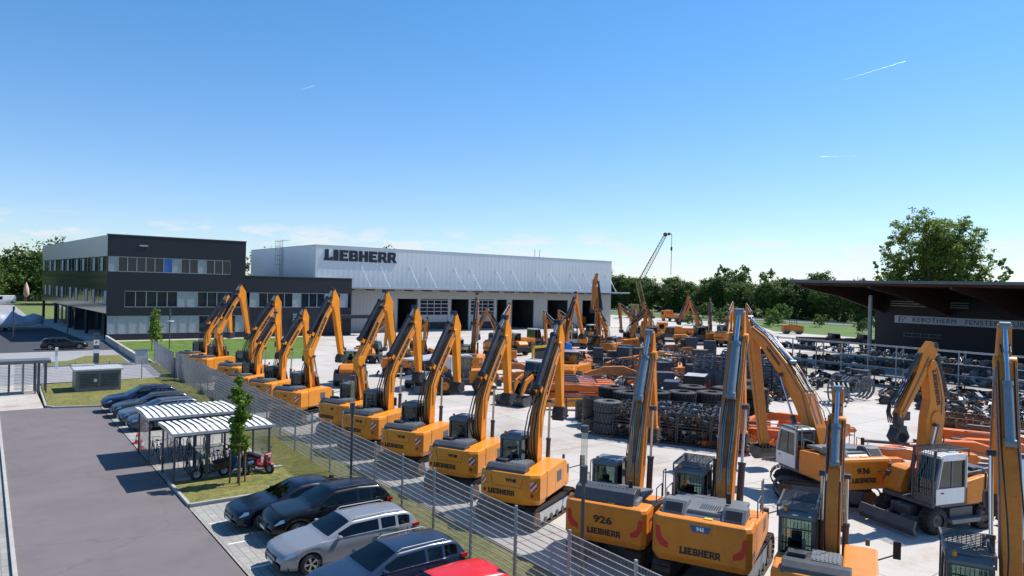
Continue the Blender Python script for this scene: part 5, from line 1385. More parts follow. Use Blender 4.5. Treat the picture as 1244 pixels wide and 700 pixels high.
# ---- big machines at the front right
BP=dict(b=[(.3,1.95,.6),(.75,3.3,.62),(1.3,4.6,.66),(1.75,5.6,.56),(2.3,6.9,.5),(2.7,7.75,.36)],s=[(2.75,8.75,.2),(2.9,7.9,.6),(3.05,7.0,.52),(3.8,4.0,.3)])
B1=excavator('excavator numbered 926 behind the near fence, with red swooshes on its tail','B','long','track','mono','926',pts=dict(b=[(.3,1.95,.55),(.6,3.2,.56),(.9,4.6,.6),(1.2,5.6,.5),(1.6,6.6,.46),(1.95,7.4,.34)],s=[(2.05,8.35,.2),(2.15,7.5,.55),(2.3,6.7,.46),(2.9,4.2,.28)]),urot=R(-5),ym=YELW)
place(B1,(18.45,17.3,0),R(26),scale=.92)
B2=excavator('largest excavator at the front, broad tail with a small blue badge','B','twin','track','mono',None,guard=True,pts=BP,ym=YELW,urot=R(-4))
place(B2,(19.55,14.3,0),R(26),scale=.98)
bd=MB().use(mat('badge_blue',(.03,.09,.22),.4)); bd.prism([(-.32,.1),(.32,.1),(.24,-.1),(-.24,-.1)],-.01,.01); bo=bd.build('badge',B2,loc=(-2.765,0,2.24),rot=(0,0,-PI/2))
obj('badge_number',font_mesh('946',.16,WHT,.008),bo,loc=(0,-.014,0),rot=(PI/2,0,0))
P3=dict(b=[(.35,1.75,.5),(.5,2.8,.5),(.7,3.6,.55),(.95,4.3,.46),(1.3,5.0,.42),(1.6,5.5,.34)],s=[(1.75,6.5,.16),(1.9,5.7,.46),(2.0,5.0,.4),(2.6,2.6,.26)])
B3=excavator('excavator numbered 914 at the bottom edge, with a roof grille on its cab','A','twin','track','mono','914',guard=True,pts=P3,ym=YELW,slim=True)
place(B3,(18.75,10.1,0),R(26))
B4=excavator('excavator in the bottom right corner, only its caged cab and tall boom in view','A','twin','track','mono','914',guard=True,pts=dict(b=[(.3,1.75,.55),(.7,3.0,.56),(1.1,4.4,.66),(1.5,5.6,.56),(1.9,6.7,.5),(2.2,7.6,.4)],s=[(2.4,8.6,.2),(2.5,7.7,.6),(2.6,6.9,.5),(3.1,4.0,.3)]),ym=YELW,slim=True)
place(B4,(19.1,5.9,0),R(26),scale=1.0)
P5=dict(b=[(.35,1.95,.8),(.8,3.0,.9),(1.7,4.4,1.15),(3.1,5.7,.95),(5.0,7.0,.76),(6.3,7.6,.5)],s=[(6.95,8.3,.2),(6.75,7.7,.7),(6.5,6.8,.75),(5.2,1.4,.42)])
B5=excavator('excavator numbered 936 facing away left, its long boom reaching down to the ground','B','twin','track','mono','936',doorm=WHT,pts=P5,ym=YELW,tool='bucket',urot=R(60))
place(B5,(30.9,16.9,0),R(66),scale=.95)
P6=dict(b=[(.2,1.8,.8),(.25,3.1,.92),(.12,4.3,1.0),(.05,5.1,.8),(.25,6.0,.7),(.38,6.5,.5)],s=[(.2,7.3,.5),(.55,6.8,.7),(1.0,6.0,.5),(1.95,4.5,.34)])
B6=excavator('wheeled excavator with white cab door and dozer blade, facing left','A','twin','wheel','two','914',guard=True,doorm=WHT,pts=P6,tool='grab',name='wheeled_excavator',ym=YELW,roofm=WHT)
place(B6,(31.4,12.4,0),R(163))
# ================================================================ farther machines
FP=dict(b=[(.3,1.75,.5),(.6,3.2,.5),(.9,4.2,.55),(1.5,4.9,.45),(2.3,5.5,.42),(2.9,6.0,.32)],s=[(3.3,6.9,.16),(3.1,6.0,.46),(3.0,5.2,.4),(2.7,2.3,.26)])
FW=excavator('p','A','twin','wheel','two','914',pts=FP,name='wheeled_excavator',ym=YELW,doorm=LGR)
UPR=dict(b=[(.3,1.75,.5),(.4,3.4,.5),(.5,5.2,.55),(.6,6.6,.5),(.7,8.4,.5),(.75,9.6,.4)],s=[(.8,11.5,.4),(.95,10.6,.6),(1.2,9.6,.5),(1.3,6.6,.3)])
FU=excavator('p','A','twin','track','mono','914',pts=UPR,ym=YELW)
FT=excavator('p','A','twin','track','mono','914',pts=dict(b=[(.3,1.75,.5),(.5,3.2,.5),(.8,4.4,.55),(1.2,5.4,.46),(1.8,6.6,.42),(2.2,7.4,.32)],s=[(2.5,8.4,.2),(2.6,7.5,.5),(3.0,6.6,.42),(4.2,3.9,.26)]),ym=YELW)
place(FU,(66,67.5,0),R(120),'excavator far back, its rusty boom standing straight up before the hall canopy',.97)
place(FT,(40,59.5,0),R(50),'brown boomed excavator behind the fence row, before the glazed hall gates')
place(FW,(53,73,0),R(30),'small wheeled excavator with a dark boom parked in front of the glazed hall gates')
dup(FT,(50,57,0),R(20),'excavator with a weathered brown boom standing behind the second fence-row boom',1.04)
dup(FW,(68,68,0),R(200),'excavator before the open hall gate left of the last gate',.9)
dup(FW,(75,71,0),R(-10),'wheeled excavator with thin brown boom in front of the last open hall gates',.95)
dup(FW,(88.5,82,0),R(160),'orange excavator with a pale cab at the yard edge right of the hall')
dup(FT,(95,84,0),R(170),'excavator with a brown boom right of the pale-cabbed one at the yard edge',.85)
dup(FT,(98,76,0),R(160),'left one of the trio of orange excavators with folded booms below the tree belt')
dup(FW,(100,72.5,0),R(20),'right one of the trio of orange excavators with folded booms below the tree belt',1.1)
dup(FT,(103,78,0),R(40),'middle one of the trio of orange excavators with folded booms below the tree belt',.95)
# wheel loader --------------------------------------------------------------
def loader(label,ym=YELW):
    t=thing('wheel_loader',label,'wheel loader')
    b=MB().use(ym); b.prism([(-3.0,1.0),(-.6,.9),(-.5,2.0),(-2.6,2.1),(-3.1,1.7)],-.75,.75); b.build('engine_hood',t,bevel=.08)
    b=MB().use(DGR); b.box(-3.3,-2.9,-1.1,1.1,.7,1.3); b.box(-2.6,1.9,-.5,.5,.7,1.1); b.prism([(.8,.9),(1.8,.9),(1.5,2.0),(1.0,2.0)],-.45,.45); b.build('chassis',t,bevel=.04)
    cab(t,-.7,.8,-.7,.7,1.5,3.2,DGR,LGR)
    for x in (-1.6,1.5):
        for s in (-1,1): wheel_parts(t,x,s*1.05,.75,.6,ym,s)
    b=MB().use(ym)
    for s in (-1,1): b.arm([(1.3,2.1,.35),(2.3,1.7,.45),(3.0,.7,.3)],s*.45-.08,s*.45+.08)
    b.build('lift_arm',t,bevel=.02)
    m_=MB(); cyl(m_,(1.2,0,1.4),(2.5,0,1.9),.1,.05,.5); m_.build('lift_cylinder',t)
    bucket_mesh(3.4,.75,0,.62,2.6,DGR).build('bucket',t)
    return t
LD=loader('dark wheel loader with a glazed cab behind the third fence-row boom'); place(LD,(36.3,44.5,0),R(200))
dup(LD,(45,50,0),R(40),'wheel loader half hidden among the attachments in the middle of the yard',1.0)
dup(LD,(33,50.5,0),R(150),'wheel loader behind the second and third booms of the fence row',1.0)
dup(LD,(38.5,68,0),R(10),'wheel loader standing in front of the left hall gates',.95)
dup(LD,(58,76,0),R(80),'wheel loader parked at the foot of the middle hall gates',.9)
# site truck
def truck(label,cabm,bodym,load=True):
    t=thing('flatbed_truck',label,'truck')
    b=MB().use(DGR); b.box(-4.2,3.9,-.5,.5,.7,1.0); b.build('chassis',t)
    b=MB().use(cabm); b.prism([(2.2,.75),(4.0,.75),(4.05,1.6),(3.8,2.7),(2.2,2.75)],-1.2,1.2); b.build('cab',t,bevel=.08)
    g=MB().use(CGL); g.add([(4.07,-1.05,1.65),(4.07,1.05,1.65),(3.86,1.0,2.5),(3.86,-1.0,2.5)],[(0,1,2,3)]); g.build('windscreen',t)
    for s in (-1,1):
        g=MB().use(CGL); g.box(2.9,3.7,s*1.205-.005,s*1.205+.005,1.6,2.4); g.build('side_window',t)
    b=MB().use(bodym); b.box(-4.3,2.0,-1.22,1.22,1.02,1.2)
    if load: 
        for s in (-1,1): b.box(-4.3,2.0,s*1.2-.03,s*1.2+.03,1.2,1.75)
        b.box(-4.3,-4.24,-1.2,1.2,1.2,1.75); b.box(1.94,2,-1.2,1.2,1.2,2.0)
    b.build('load_bed',t)
    for x in (-2.9,-1.6,3.1):
        for s in (-1,1): wheel_parts(t,x,s*1.0,.48,.32,LGR,s)
    return t
TK=truck('yellow bodied truck in front of the tree belt, beside the folded orange booms',YELW,YELW); place(TK,(107,88,0),R(140),scale=1.1)
dup(TK,(112,97,0),R(120),'truck behind the yellow bodied truck near the yard edge',1.0)
WT=truck('white truck with a flat roof rack between the hall gates and the fence row',WHT,WHT,False); place(WT,(33,55.5,0),R(28),scale=.9)
b=MB().use(LGR); b.box(-4.2,1.9,-1.15,1.15,2.85,3.0); 
for x in (-4.1,-1.2,1.8):
    for s in (-1,1): b.box(x-.06,x+.06,s*1.1-.05,s*1.1+.05,1.2,2.85)
b.build('roof_rack',WT)
TR2=dup(TK,(162,135,-.1),R(80),'truck trailer with reddish load at the foot of the trees right of the hall',1.2)
# mobile lattice crane --------------------------------------------------------
mat('faded_crane_yellow',(.22,.17,.06),.6)
cr=thing('lattice_crane','tall lattice boom crane with hanging hook rising over the tree belt','crane',(169.5,155,-.5),R(-52)); cr.scale=(.96,.96,.96)
b=MB().use(MATS['faded_crane_yellow'] if 'faded_crane_yellow' in MATS else ORD); b.box(-4,4,-2,2,1.2,3.2); b.box(-3.5,-1,-1.8,1.8,3.2,5); b.build('upper_carriage',cr,bevel=.1)
b=MB().use(TRK); 
for s in (-1,1): b.prism([(-4,0),(4,0),(4.6,.7),(4,1.3),(-4,1.3),(-4.6,.7)],s*2.3-.5,s*2.3+.5)
b.build('crawler_track',cr)
def lattice(parent,name,p,q,w0,w1,r,m,n=14):
    p=Vector(p);q=Vector(q);d=(q-p).normalized(); a=d.cross(Vector((0,1,0))).normalized(); b_=Vector((0,1,0)); mb=MB().use(m); C=[]
    for i in range(n+1):
        c=p.lerp(q,i/n); w=w0+(w1-w0)*i/n; C.append([c+a*w*sx+b_*w*sy for sx,sy in ((-1,-1),(1,-1),(1,1),(-1,1))])
    for i in range(n):
        for k in range(4):
            mb.beam(C[i][k],C[i+1][k],r*1.6); mb.beam(C[i][k],C[i+1][(k+1)%4],r); mb.beam(C[i][k],C[i][(k+1)%4],r)
    return mb.build(name,parent)
lattice(cr,'mast',(1,0,3),(-1.5,0,13),.8,.7,.10,MATS['faded_crane_yellow'],8)
lattice(cr,'lattice_boom',(-.5,0,13),(7.2,0,28.3),.65,.4,.07,STL,16)
b=MB().use(RST); b.tube((7.2,-.5,28.5),(7.2,.5,28.5),.7,12); b.tube((8.4,-.3,28.7),(8.4,.3,28.7),.5,12); b.build('boom_head',cr)
b=MB().use(BLK); b.tube((9.3,0,28.7),(9.3,0,15),.09,5); b.tube((7.2,0,28.5),(9.3,0,28.7),.12,5); b.box(9.0,9.6,-.25,.25,23.2,24.4); b.tube((-1.5,0,13),(7.0,0,28.9),.06,5); b.build('hoist_rope',cr)
# blue machine hood
for o,x,y,a,s_,l in ((LD,27,60,60,.95,'wheel loader on the open concrete behind the booms mid fence row'),(FW,33.5,63,-30,.85,'small wheeled excavator behind the fifth fence-row boom'),(LD,42,66,190,1.0,'wheel loader on the open concrete left of the middle hall gates'),
  (FT,49,66.5,160,.8,'small excavator with bent brown boom before the glazed hall gates'),(FW,56,64,100,.9,'wheeled excavator left of the straight standing rusty boom'),(LD,63,78,10,1.0,'wheel loader right before the dark middle hall gate'),
  (FW,72,79,150,.85,'small excavator before the hall gate second from the right'),(LD,80,84,70,1.0,'wheel loader before the last open hall gate'),(FT,82,77,30,.75,'low excavator on the concrete strip before the last hall gate'),
  (FW,60,70,20,.8,'low wheeled excavator just left of the straight standing boom'),(LD,90,76,130,1.0,'wheel loader at the right end of the concrete strip before the tree belt'),(FW,119,80,60,1.0,'excavator at the far right end of the yard below the trees'),
  (FT,116,90,120,.85,'excavator farthest back at the yard end below the trees'),(FW,36,75,-60,.8,'wheeled excavator before the left glazed hall gate')):
    dup(o,(x,y,0),R(a),l,s_)
bh=thing('blue_machine_hood','bright blue upright machine hood leaning behind the nearest fence-row boom','machine part',(47,53.5,0),R(10))
b=MB().use(BLU); b.prism([(-.9,0),(.9,0),(.95,2.2),(.5,3.6),(-.4,3.8),(-.9,2.4)],-.8,.8); b.build('hood',bh,bevel=.15); b=MB().use(DGR); b.box(-.7,.7,-.85,-.8,.5,2.2); b.build('grille',bh)
yf=thing('yellow_steel_frame','yellow portal frame with a dark panel beside the bright blue hood','machine part',(44.5,53.8,0),R(10))
b=MB().use(YLW); b.box(-1.4,-1.2,-.1,.1,0,3.4); b.box(1.2,1.4,-.1,.1,0,3.4); b.box(-1.4,1.4,-.1,.1,3.2,3.4); b.build('frame',yf); b=MB().use(DGR); b.box(-1.2,1.2,-.03,.03,.2,3.2); b.build('panel',yf)
# ================================================================ attachments
RN=random.Random(3)
def p_beam(L,m=ORA,lab='',k=0):
    t=thing('excavator_arm',lab or 'orange box-section arm lying on the yard','excavator arm')
    b=MB().use(m)
    if k==0: b.arm([(-L/2,.35,.35),(-L*.3,.55,.62),(0,.6,.66),(L*.3,.5,.5),(L/2,.32,.3)],-.26,.26)
    elif k==1: b.arm([(-L/2,.3,.4),(-L*.18,.75,.75),(L*.12,.85,.7),(L/2,.3,.35)],-.28,.28)
    else: b.arm([(-L/2,.5,.5),(L/2,.45,.45)],-.3,.3)
    b.tube((-L/2,-.34,.35 if k!=2 else .5),(-L/2,.34,.35 if k!=2 else .5),.17,14); b.tube((L/2,-.3,.32 if k<2 else .45),(L/2,.3,.32 if k<2 else .45),.14,14)
    b.build('beam',t,bevel=.02)
    c=MB(); cyl(c,(-L*.3,0,1.0 if k else .98),(L*.25,0,.95),.09,.05,.6,DGR); c.build('cylinder',t)
    c=MB().use(PIP); c.path([(-L*.4,.3,.5),(0,.3,.75),(L*.4,.3,.45)],.03); c.path([(-L*.4,-.3,.5),(0,-.3,.75),(L*.4,-.3,.45)],.03); c.build('hydraulic_pipe',t)
    return t
def one(name,mb,label,cat,bevel=0,group=None):
    o=mb.build(name,bevel=bevel); return tag(o,label,cat,group)
def p_tyre(r=.8,w=.55,m=RUB):
    mb=MB().use(m,True); mb.lathe([(r*.5,0),(r*.85,-.0),(r*.97,w*.1),(r*.97,w*.9),(r*.85,w),(r*.5,w),(r*.48,w*.5),(r*.5,0)],axis='z',n=30); mb.smooth=False
    for i in range(26):
        a=2*PI*i/26
        for s in (0,1): mb.cb((r*.99*math.cos(a+s*.1),r*.99*math.sin(a+s*.1),w*(.27+.46*s)),(r*.09,r*.12,w*.42),rz=a)
    return mb
def scrap(mb,x0,x1,y0,y1,z0,z1,n,rnd,ms=(STL,STL,SBL,DGR,PIP,BLK,RST)):
    for i in range(n):
        mb.use(rnd.choice(ms)); c=(rnd.uniform(x0,x1),rnd.uniform(y0,y1),rnd.uniform(z0,z1)); k=rnd.random()
        if k<.45: mb.cb(c,(rnd.uniform(.08,.5),rnd.uniform(.06,.3),rnd.uniform(.05,.25)),rnd.random()*3,rnd.gauss(0,.4),rnd.gauss(0,.4))
        elif k<.85:
            a=rnd.random()*PI; l=rnd.uniform(.2,.6); e=rnd.gauss(0,.3); d=Vector((math.cos(a),math.sin(a),e)).normalized()*l*.5
            mb.tube(Vector(c)-d,Vector(c)+d,rnd.uniform(.02,.08),8)
        else: mb.tube((c[0],c[1]-.04,c[2]),(c[0],c[1]+.05,c[2]),rnd.uniform(.08,.2),12)
    return mb
def p_cage(seed,L=1.9,W=1.2,H=.95,m=STL,n=60):
    rnd=random.Random(seed); t=thing('steel_cage','cage','steel cage')
    b=MB().use(m)
    for x in (-L/2,L/2):
        for y in (-W/2,W/2): b.box(x-.035,x+.035,y-.035,y+.035,0,H)
    for z in (.12,H-.03):
        for y in (-W/2,W/2): b.box(-L/2,L/2,y-.025,y+.025,z-.025,z+.025)
        for x in (-L/2,L/2): b.box(x-.025,x+.025,-W/2,W/2,z-.025,z+.025)
    for k in range(1,9): 
        x=-L/2+L*k/9
        for y in (-W/2,W/2): b.box(x-.008,x+.008,y-.008,y+.008,.12,H)
    for k in range(1,5):
        z=.12+(H-.12)*k/5
        for y in (-W/2,W/2): b.box(-L/2,L/2,y-.007,y+.007,z-.007,z+.007)
        for x in (-L/2,L/2): b.box(x-.007,x+.007,-W/2,W/2,z-.007,z+.007)
    b.use(RST); b.box(-L/2,L/2,-W/2,W/2,.1,.13); b.build('cage_frame',t)
    s=scrap(MB(),-L/2+.2,L/2-.2,-W/2+.15,W/2-.15,.2,H-.05,n,rnd); s.build('scrap_metal',t,recalc=False)
    return t
def p_bucket(r=.5,w=1.2,m=RST,lab='',cat='bucket'):
    mb=bucket_mesh(0,.0,0,r,w,m); mb.v=[(x,y,z+r*1.2) for x,y,z in mb.v]; mb.mats[0]=m
    return one('digging_bucket',mb,lab,cat)
def p_coupler(seed,m=STL):
    rnd=random.Random(seed); mb=MB().use(m)
    for s in (-1,1): mb.prism([(-.35,0),(.35,0),(.42,.25),(.2,.5),(-.2,.5),(-.42,.25)],s*.2-.03,s*.2+.03)
    mb.tube((-.25,-.3,.15),(-.25,.3,.15),.06,8); mb.tube((.25,-.3,.15),(.25,.3,.15),.06,8); mb.box(-.2,.2,-.2,.2,.3,.42)
    scrap(mb,-.3,.3,-.25,.25,.1,.5,6,rnd,(m,STL,PIP)); return mb
def p_grapple():
    t=thing('grapple','grapple','grapple')
    b=MB().use(MGR)
    for s in (-1,1):
        for y in (-.45,-.15,.15,.45):
            pts=[(s*.15,1.5,.2)]+[(s*(.35+.95*math.sin(R(a))),.85+.75*math.cos(R(a)),.2-.001*a*.6) for a in (20,50,80,110,140,165)]
            b.arm(pts,y-.05,y+.05)
        b.tube((s*1.2,-.5,1.0),(s*1.2,.5,1.0),.06,8)
    b.build('claw',t); b=MB().use(STL); b.box(-.4,.4,-.4,.4,1.4,1.75); b.tube((0,0,1.75),(0,0,2.1),.22,12); b.build('rotator',t,bevel=.03)
    c=MB(); cyl(c,(-.8,0,1.25),(.8,0,1.35),.09,.05,.6); c.build('cylinder',t)
    return t
def p_crate(m,L=1.6,W=1.2,H=1.0):
    mb=MB().use(m); mb.box(-L/2,L/2,-W/2,W/2,.12,H); mb.use(WOD)
    for k in range(3): mb.box(-L/2,L/2,-W/2+k*(W-.1)/2,-W/2+k*(W-.1)/2+.1,0,.12)
    mb.use(DGR); 
    for x in (-L/2-.02,-L*.17,L*.17,L/2-.06+.04): mb.box(x,x+.04,-W/2-.02,W/2+.02,.14,H+.01)
    return mb
def p_drum(r,h,m):
    mb=MB().use(m,True).lathe([(.001,0),(r,0),(r,h*.32),(r*1.03,h*.34),(r,h*.36),(r,h*.65),(r*1.03,h*.67),(r,h*.69),(r,h),(r*.93,h),(r*.93,h-.03),(.001,h-.03)],axis='z',n=22); return mb
def p_cyl(L=2.6):
    mb=MB(); cyl(mb,(-L/2,0,.2),(L/2,0,.22),.12,.06,.6,DGR); return mb
def p_roll(r=.65,w=.6,m=BLK):      # rolled rubber track
    mb=MB().use(m); 
    for k in range(3):
        rr=r*(1-.28*k)
        for i in range(30):
            a=2*PI*i/30; mb.cb((rr*math.cos(a),rr*math.sin(a),w/2),(.06,rr*.22,w),rz=a)
    return mb
# ---- named groups near the aisle
# three big tyres on a pallet
pl=MB().use(WOD)
for k in range(6): pl.box(-.9,.9,-.85+k*.31,-.70+k*.31,.10,.14)
for k in range(3): pl.box(-.85+k*.8,-.75+k*.8+.05,-.85,.85,0,.10)
pl=one('pallet',pl,'wooden pallet under the stack of three big grey tyres','pallet'); place(pl,(31.9,31.8,.0),.2)
t0=one('large_tyre',p_tyre(.88,.66,mat('dusty_rubber',(.085,.088,.09),.85,var=.25,scale=8,bump=.4)),'bottom tyre of the stack of three dusty grey tyres on a pallet','tyre'); place(t0,(31.9,31.8,.145))
dup(t0,(31.93,31.78,.81),.4,'middle tyre of the stack of three dusty grey tyres on a pallet'); dup(t0,(31.88,31.82,1.475),.9,'top tyre of the stack of three dusty grey tyres on a pallet')
GT='big black tyres lined up behind the cages'
t1=one('large_tyre',p_tyre(1.0,.75),'big black tyre in the dark tyre rows behind the steel cages','tyre',group=GT)
k=0
for (x,y,h) in ((35.4,33.4,3),(37.2,32.6,3),(38.8,31.6,3),(40.6,30.6,3),(42.2,29.8,2),(36.2,35.6,3),(43.6,31.4,3),(45.4,30.3,3),(41.8,33.0,3)):
    for q in range(h):
        if k==0: place(t1,(x,y,0)); 
        else: dup(t1,(x+RN.gauss(0,.04),y+RN.gauss(0,.04),q*.76),RN.random())
        k+=1
GRO='rolled black rubber tracks stacked left of the big tyres'
r1=one('track_roll',p_roll(),'rolled black rubber track in the stacks left of the big tyres','rubber track',group=GRO)
k=0
for (x,y,h) in ((33.2,34.6,3),(34.2,36.4,2),(32.3,33.6,1)):
    for q in range(h):
        if k==0: place(r1,(x,y,0))
        else: dup(r1,(x,y,q*.62),RN.random())
        k+=1
# steel cages with scrap
CG=[p_cage(s,n=90) for s in (1,2,3)]
GC='steel cages full of couplers and steel parts beside the aisle'
cells=[]
for i in range(4):
    for j in range(3):
        for q in range(2): cells.append((32.4+i*.95*1.0+j*1.35,30.3-i*1.75+j*.9,q*.98))
used=[0,0,0]
for n_,(x,y,z) in enumerate(cells):
    k=n_%3
    if not used[k]: o=place(CG[k],(x,y,z),R(-62)); used[k]=1
    else: o=dup(CG[k],(x,y,z),R(-62))
    o['label']='dark steel cage of loose parts in the block right of the stacked grey tyres'; o['group']=GC
# orange arms bundle
A2=p_beam(6.5,ORA,'',2); GA='long orange beams lying side by side behind the nearest fence-row boom'
for i in range(9):
    lab='long straight orange beam in the bundle of parallel beams in the yard'
    if i==0: place(A2,(38,41.5,0),R(-38),lab); A2['group']=GA
    else: dup(A2,(38+(i%5)*.72,41.5+(i%5)*.92,.0 if i<5 else .82),R(-38),lab)
A0=p_beam(6.0,YEL,'yellow arm with an open end lying in front of the orange beam bundle',0); place(A0,(36.3,39.2,.0),R(-36))
A1=p_beam(5.5,ORD,'faded orange bent boom lying behind the bundle of beams',1); place(A1,(47,46,.9),R(-40))
AO=p_beam(7,ORA,'orange bent boom lying just behind the wheeled excavator',1); 
place(AO,(44,16.3,0),R(-55)); 
dup(AO,(46.3,15.2,0),R(-60),'second orange boom lying behind the wheeled excavator, farther right')
dup(A2,(41,17.8,0),R(-48),'straight orange beam lying left behind the wheeled excavator',1.1,group='x')['group']='orange beams behind the wheeled excavator'
dup(A2,(48.5,15.0,.4),R(-62),'straight orange beam at the right behind the wheeled excavator',1.15)['group']='orange beams behind the wheeled excavator'
dup(A2,(37.4,18.7,.0),R(-30),'orange beam beside the tail of the excavator numbered 936',.8)['group']='orange beams behind the wheeled excavator'
A3=dup(A1,(39.5,49.5,.4),R(-30),'large yellow bent boom lying between the wheel loaders behind the row',1.05)
CWB=thing('counterweight','yellow counterweight block standing behind the second fence-row boom','counterweight',(43.2,52.5,.6),R(-40))
b=MB().use(YELW); b.prism([(-1.4,0),(1.4,0),(1.4,1.15),(1.1,1.3),(-1.1,1.3),(-1.4,1.15)],-.7,.7); b.build('block',CWB,bevel=.08); b=MB().use(WOD); b.box(-1.2,-.9,-.7,.7,-.6,0); b.box(.9,1.2,-.7,.7,-.6,0); b.build('support',CWB)
dup(CWB,(46.2,50.2,.6),R(20),'yellow counterweight block beside the blue machine hood')
dup(A1,(42.5,47.2,.3),R(-48),'faded orange bent boom right of the wheel loader amid the yard',.9); dup(A0,(50,48.5,.3),R(-20),'long yellow arm lying across the parts field left of the crates',.95)
dup(AO_,(36.8,48.6,.4),R(-44),'orange arm lying beside the wheel loader behind the row') if False else None
GE='orange and yellow arms lying scattered far back in the parts field'
for i,(x,y,o,a,s_,z) in enumerate(((48,52,A0,-30,.8,.4),(52,55,A1,15,.8,.3),(56,50,AO,-50,.8,.5),(59,56,A1,-20,.9,.4),(54,46,A2,-35,.8,.3),(61,50,A0,40,.8,.6),(64,58,AO,-10,.8,.4),(67,53,A1,-60,.8,.5),(58,60,A2,10,.8,.3),(70,60,A0,-25,.9,.4),(49,43,AO,-30,.7,.6),(63,44.5,A1,-40,.7,.6),(69,47.5,A0,-10,.7,.7),(73,55,A2,-45,.8,.5),(44.5,58,A1,-60,.9,.2),(52,62,AO,30,.8,.2))):
    c=dup(o,(x,y,z),R(a),'orange or yellow arm lying scattered among the far crates of the yard',s_); c['group']=GE
c=dup(CWB,(115,125.5,.6),R(5),'orange yellow counterweight block inside the last open hall gate',1.3)
# heap of orange attachments behind 936's boom
HO=[(36.6,23.4,AO,-70,.75),(38.6,25.2,A2,-50,.7),(40.3,23.6,AO,20,.6),(42.6,25.6,AO,-80,.7),(38.2,21.6,A2,-65,.75),(44.5,24.2,A2,-30,.6),(41.5,27.5,AO,10,.6),(35.8,25.5,A2,-20,.55)]
for i,(x,y,o,a,s) in enumerate(HO):
    c=dup(o,(x,y,RN.uniform(0,.5)),R(a),'orange arm in the heap of orange parts behind the 936 excavator boom',s); c['group']='orange arms heaped behind excavator 936'
OB=p_bucket(.75,1.1,ORA,'orange bucket in the heap of orange parts left of the excavator numbered 936'); place(OB,(36.2,22.2,0),R(200)); OB['group']='orange buckets in the heap'
for (x,y,a) in ((37.8,24.2,40),(39.6,25.9,120),(41,24.7,300),(43,23,80),(39.4,22.6,10),(35.0,24.2,250)): dup(OB,(x,y,RN.uniform(0,.35)),R(a),scale=RN.uniform(.8,1.1))
# grapples
GP=p_grapple(); GP['label']='round grey claw grapple in the cluster beyond the 936 boom'; GP['group']='grey grapples'
place(GP,(58,30.6,0),R(40),scale=1.15)
for (x,y,a,s) in ((61.3,30.9,-15,1.3),(56.6,33.6,120,1),(64.9,33.4,75,1.15)): dup(GP,(x,y,0),R(a),scale=s)
# buckets in rows in front of the rack
GBK='rusty brown digging buckets lined up in front of the storage rack'
BK=p_bucket(.55,1.3,RST,'rusty brown digging bucket in the row in front of the storage rack'); BK['group']=GBK
k=0
for j in range(2):
    for i in range(6):
        x=54.8+j*3.4; y=21.0-i*1.4+j*.9
        if k==0: place(BK,(x,y,0),R(200))
        else: dup(BK,(x+RN.gauss(0,.15),y+RN.gauss(0,.1),0),R(200+RN.gauss(0,7)),scale=RN.uniform(.75,1.15))
        k+=1
# storage rack ---------------------------------------------------------------
rk=thing('storage_rack','long grey steel storage rack with four levels in front of the dark workshop','storage rack',(74,16,0))
n=13; dy=2.85
for i in range(n+1):
    b=MB().use(GAL)
    for x in (0,1.5): b.box(x-.05,x+.05,i*dy-.05,i*dy+.05,0,4.1)
    for z in (.1,1.4,2.7): b.beam((.0,i*dy,z),(1.5,i*dy,z+1.2),.05)
    b.build('upright',rk)
for z in (.95,1.9,2.9,4.05):
    b=MB().use(GAL); 
    for x in (0,1.5): b.box(x-.06,x+.06,-.0,n*dy,z-.07,z)
    if z<4: 
        b.use(MGR); b.box(.06,1.44,0,n*dy,z-.05,z-.02)
    b.build('shelf_beam',rk)
GK='attachments lying on the storage rack'
kinds=[]
for s,m in ((1,STL),(2,SBL),(3,DGR),(4,RST),(5,MGR)):
    kinds.append(one('quick_coupler',p_coupler(s,m),'dark steel coupler lying on a shelf of the long storage rack','coupler',group=GK))
kinds.append(one('machine_part',scrap(MB(),-.35,.35,-.4,.4,.08,.55,12,random.Random(9)),'loose steel machine part lying on a shelf of the long storage rack','machine part',group=GK))
kinds.append(one('machine_part',scrap(MB(),-.35,.35,-.4,.4,.08,.6,12,random.Random(19),(SBL,STL,LGR,BLU)),'bluish machine part lying on a shelf of the long storage rack','machine part',group=GK))
used=[0]*len(kinds)
for i in range(n):
    for z in (.0,.955,1.905,2.905):
        for q in range(4):
            if RN.random()<.08: continue
            k=RN.randrange(len(kinds)); x=74.7+RN.gauss(0,.12); y=16+i*dy+.35+q*.68
            if not used[k]: place(kinds[k],(x,y,z),RN.random()*6); used[k]=1
            else: dup(kinds[k],(x,y,z),RN.random()*6,scale=RN.uniform(.85,1.2))
GM='dark attachments standing in rows on the ground before the storage rack'
g0_=one('quick_coupler',p_coupler(31,STL),'dark coupler on the ground in the rows before the storage rack','coupler',group=GM); g1_=one('machine_part',scrap(MB(),-.5,.5,-.45,.45,.05,.7,16,random.Random(33)),'heap of steel fittings on the ground in the rows before the storage rack','machine part',group=GM)
k=0
for i in range(5):
    for j in range(12):
        x=61.5+i*2.3+RN.gauss(0,.2); y=13.5+j*1.35+RN.gauss(0,.15)+i*.8
        if RN.random()<.12 or y>31: continue
        o=(g0_,g1_)[k%2]
        if k<2: place(o,(x,y,0),RN.random()*6,scale=1.2)
        else: dup(o,(x,y,0),RN.random()*6,scale=RN.uniform(1.,1.5))
        k+=1
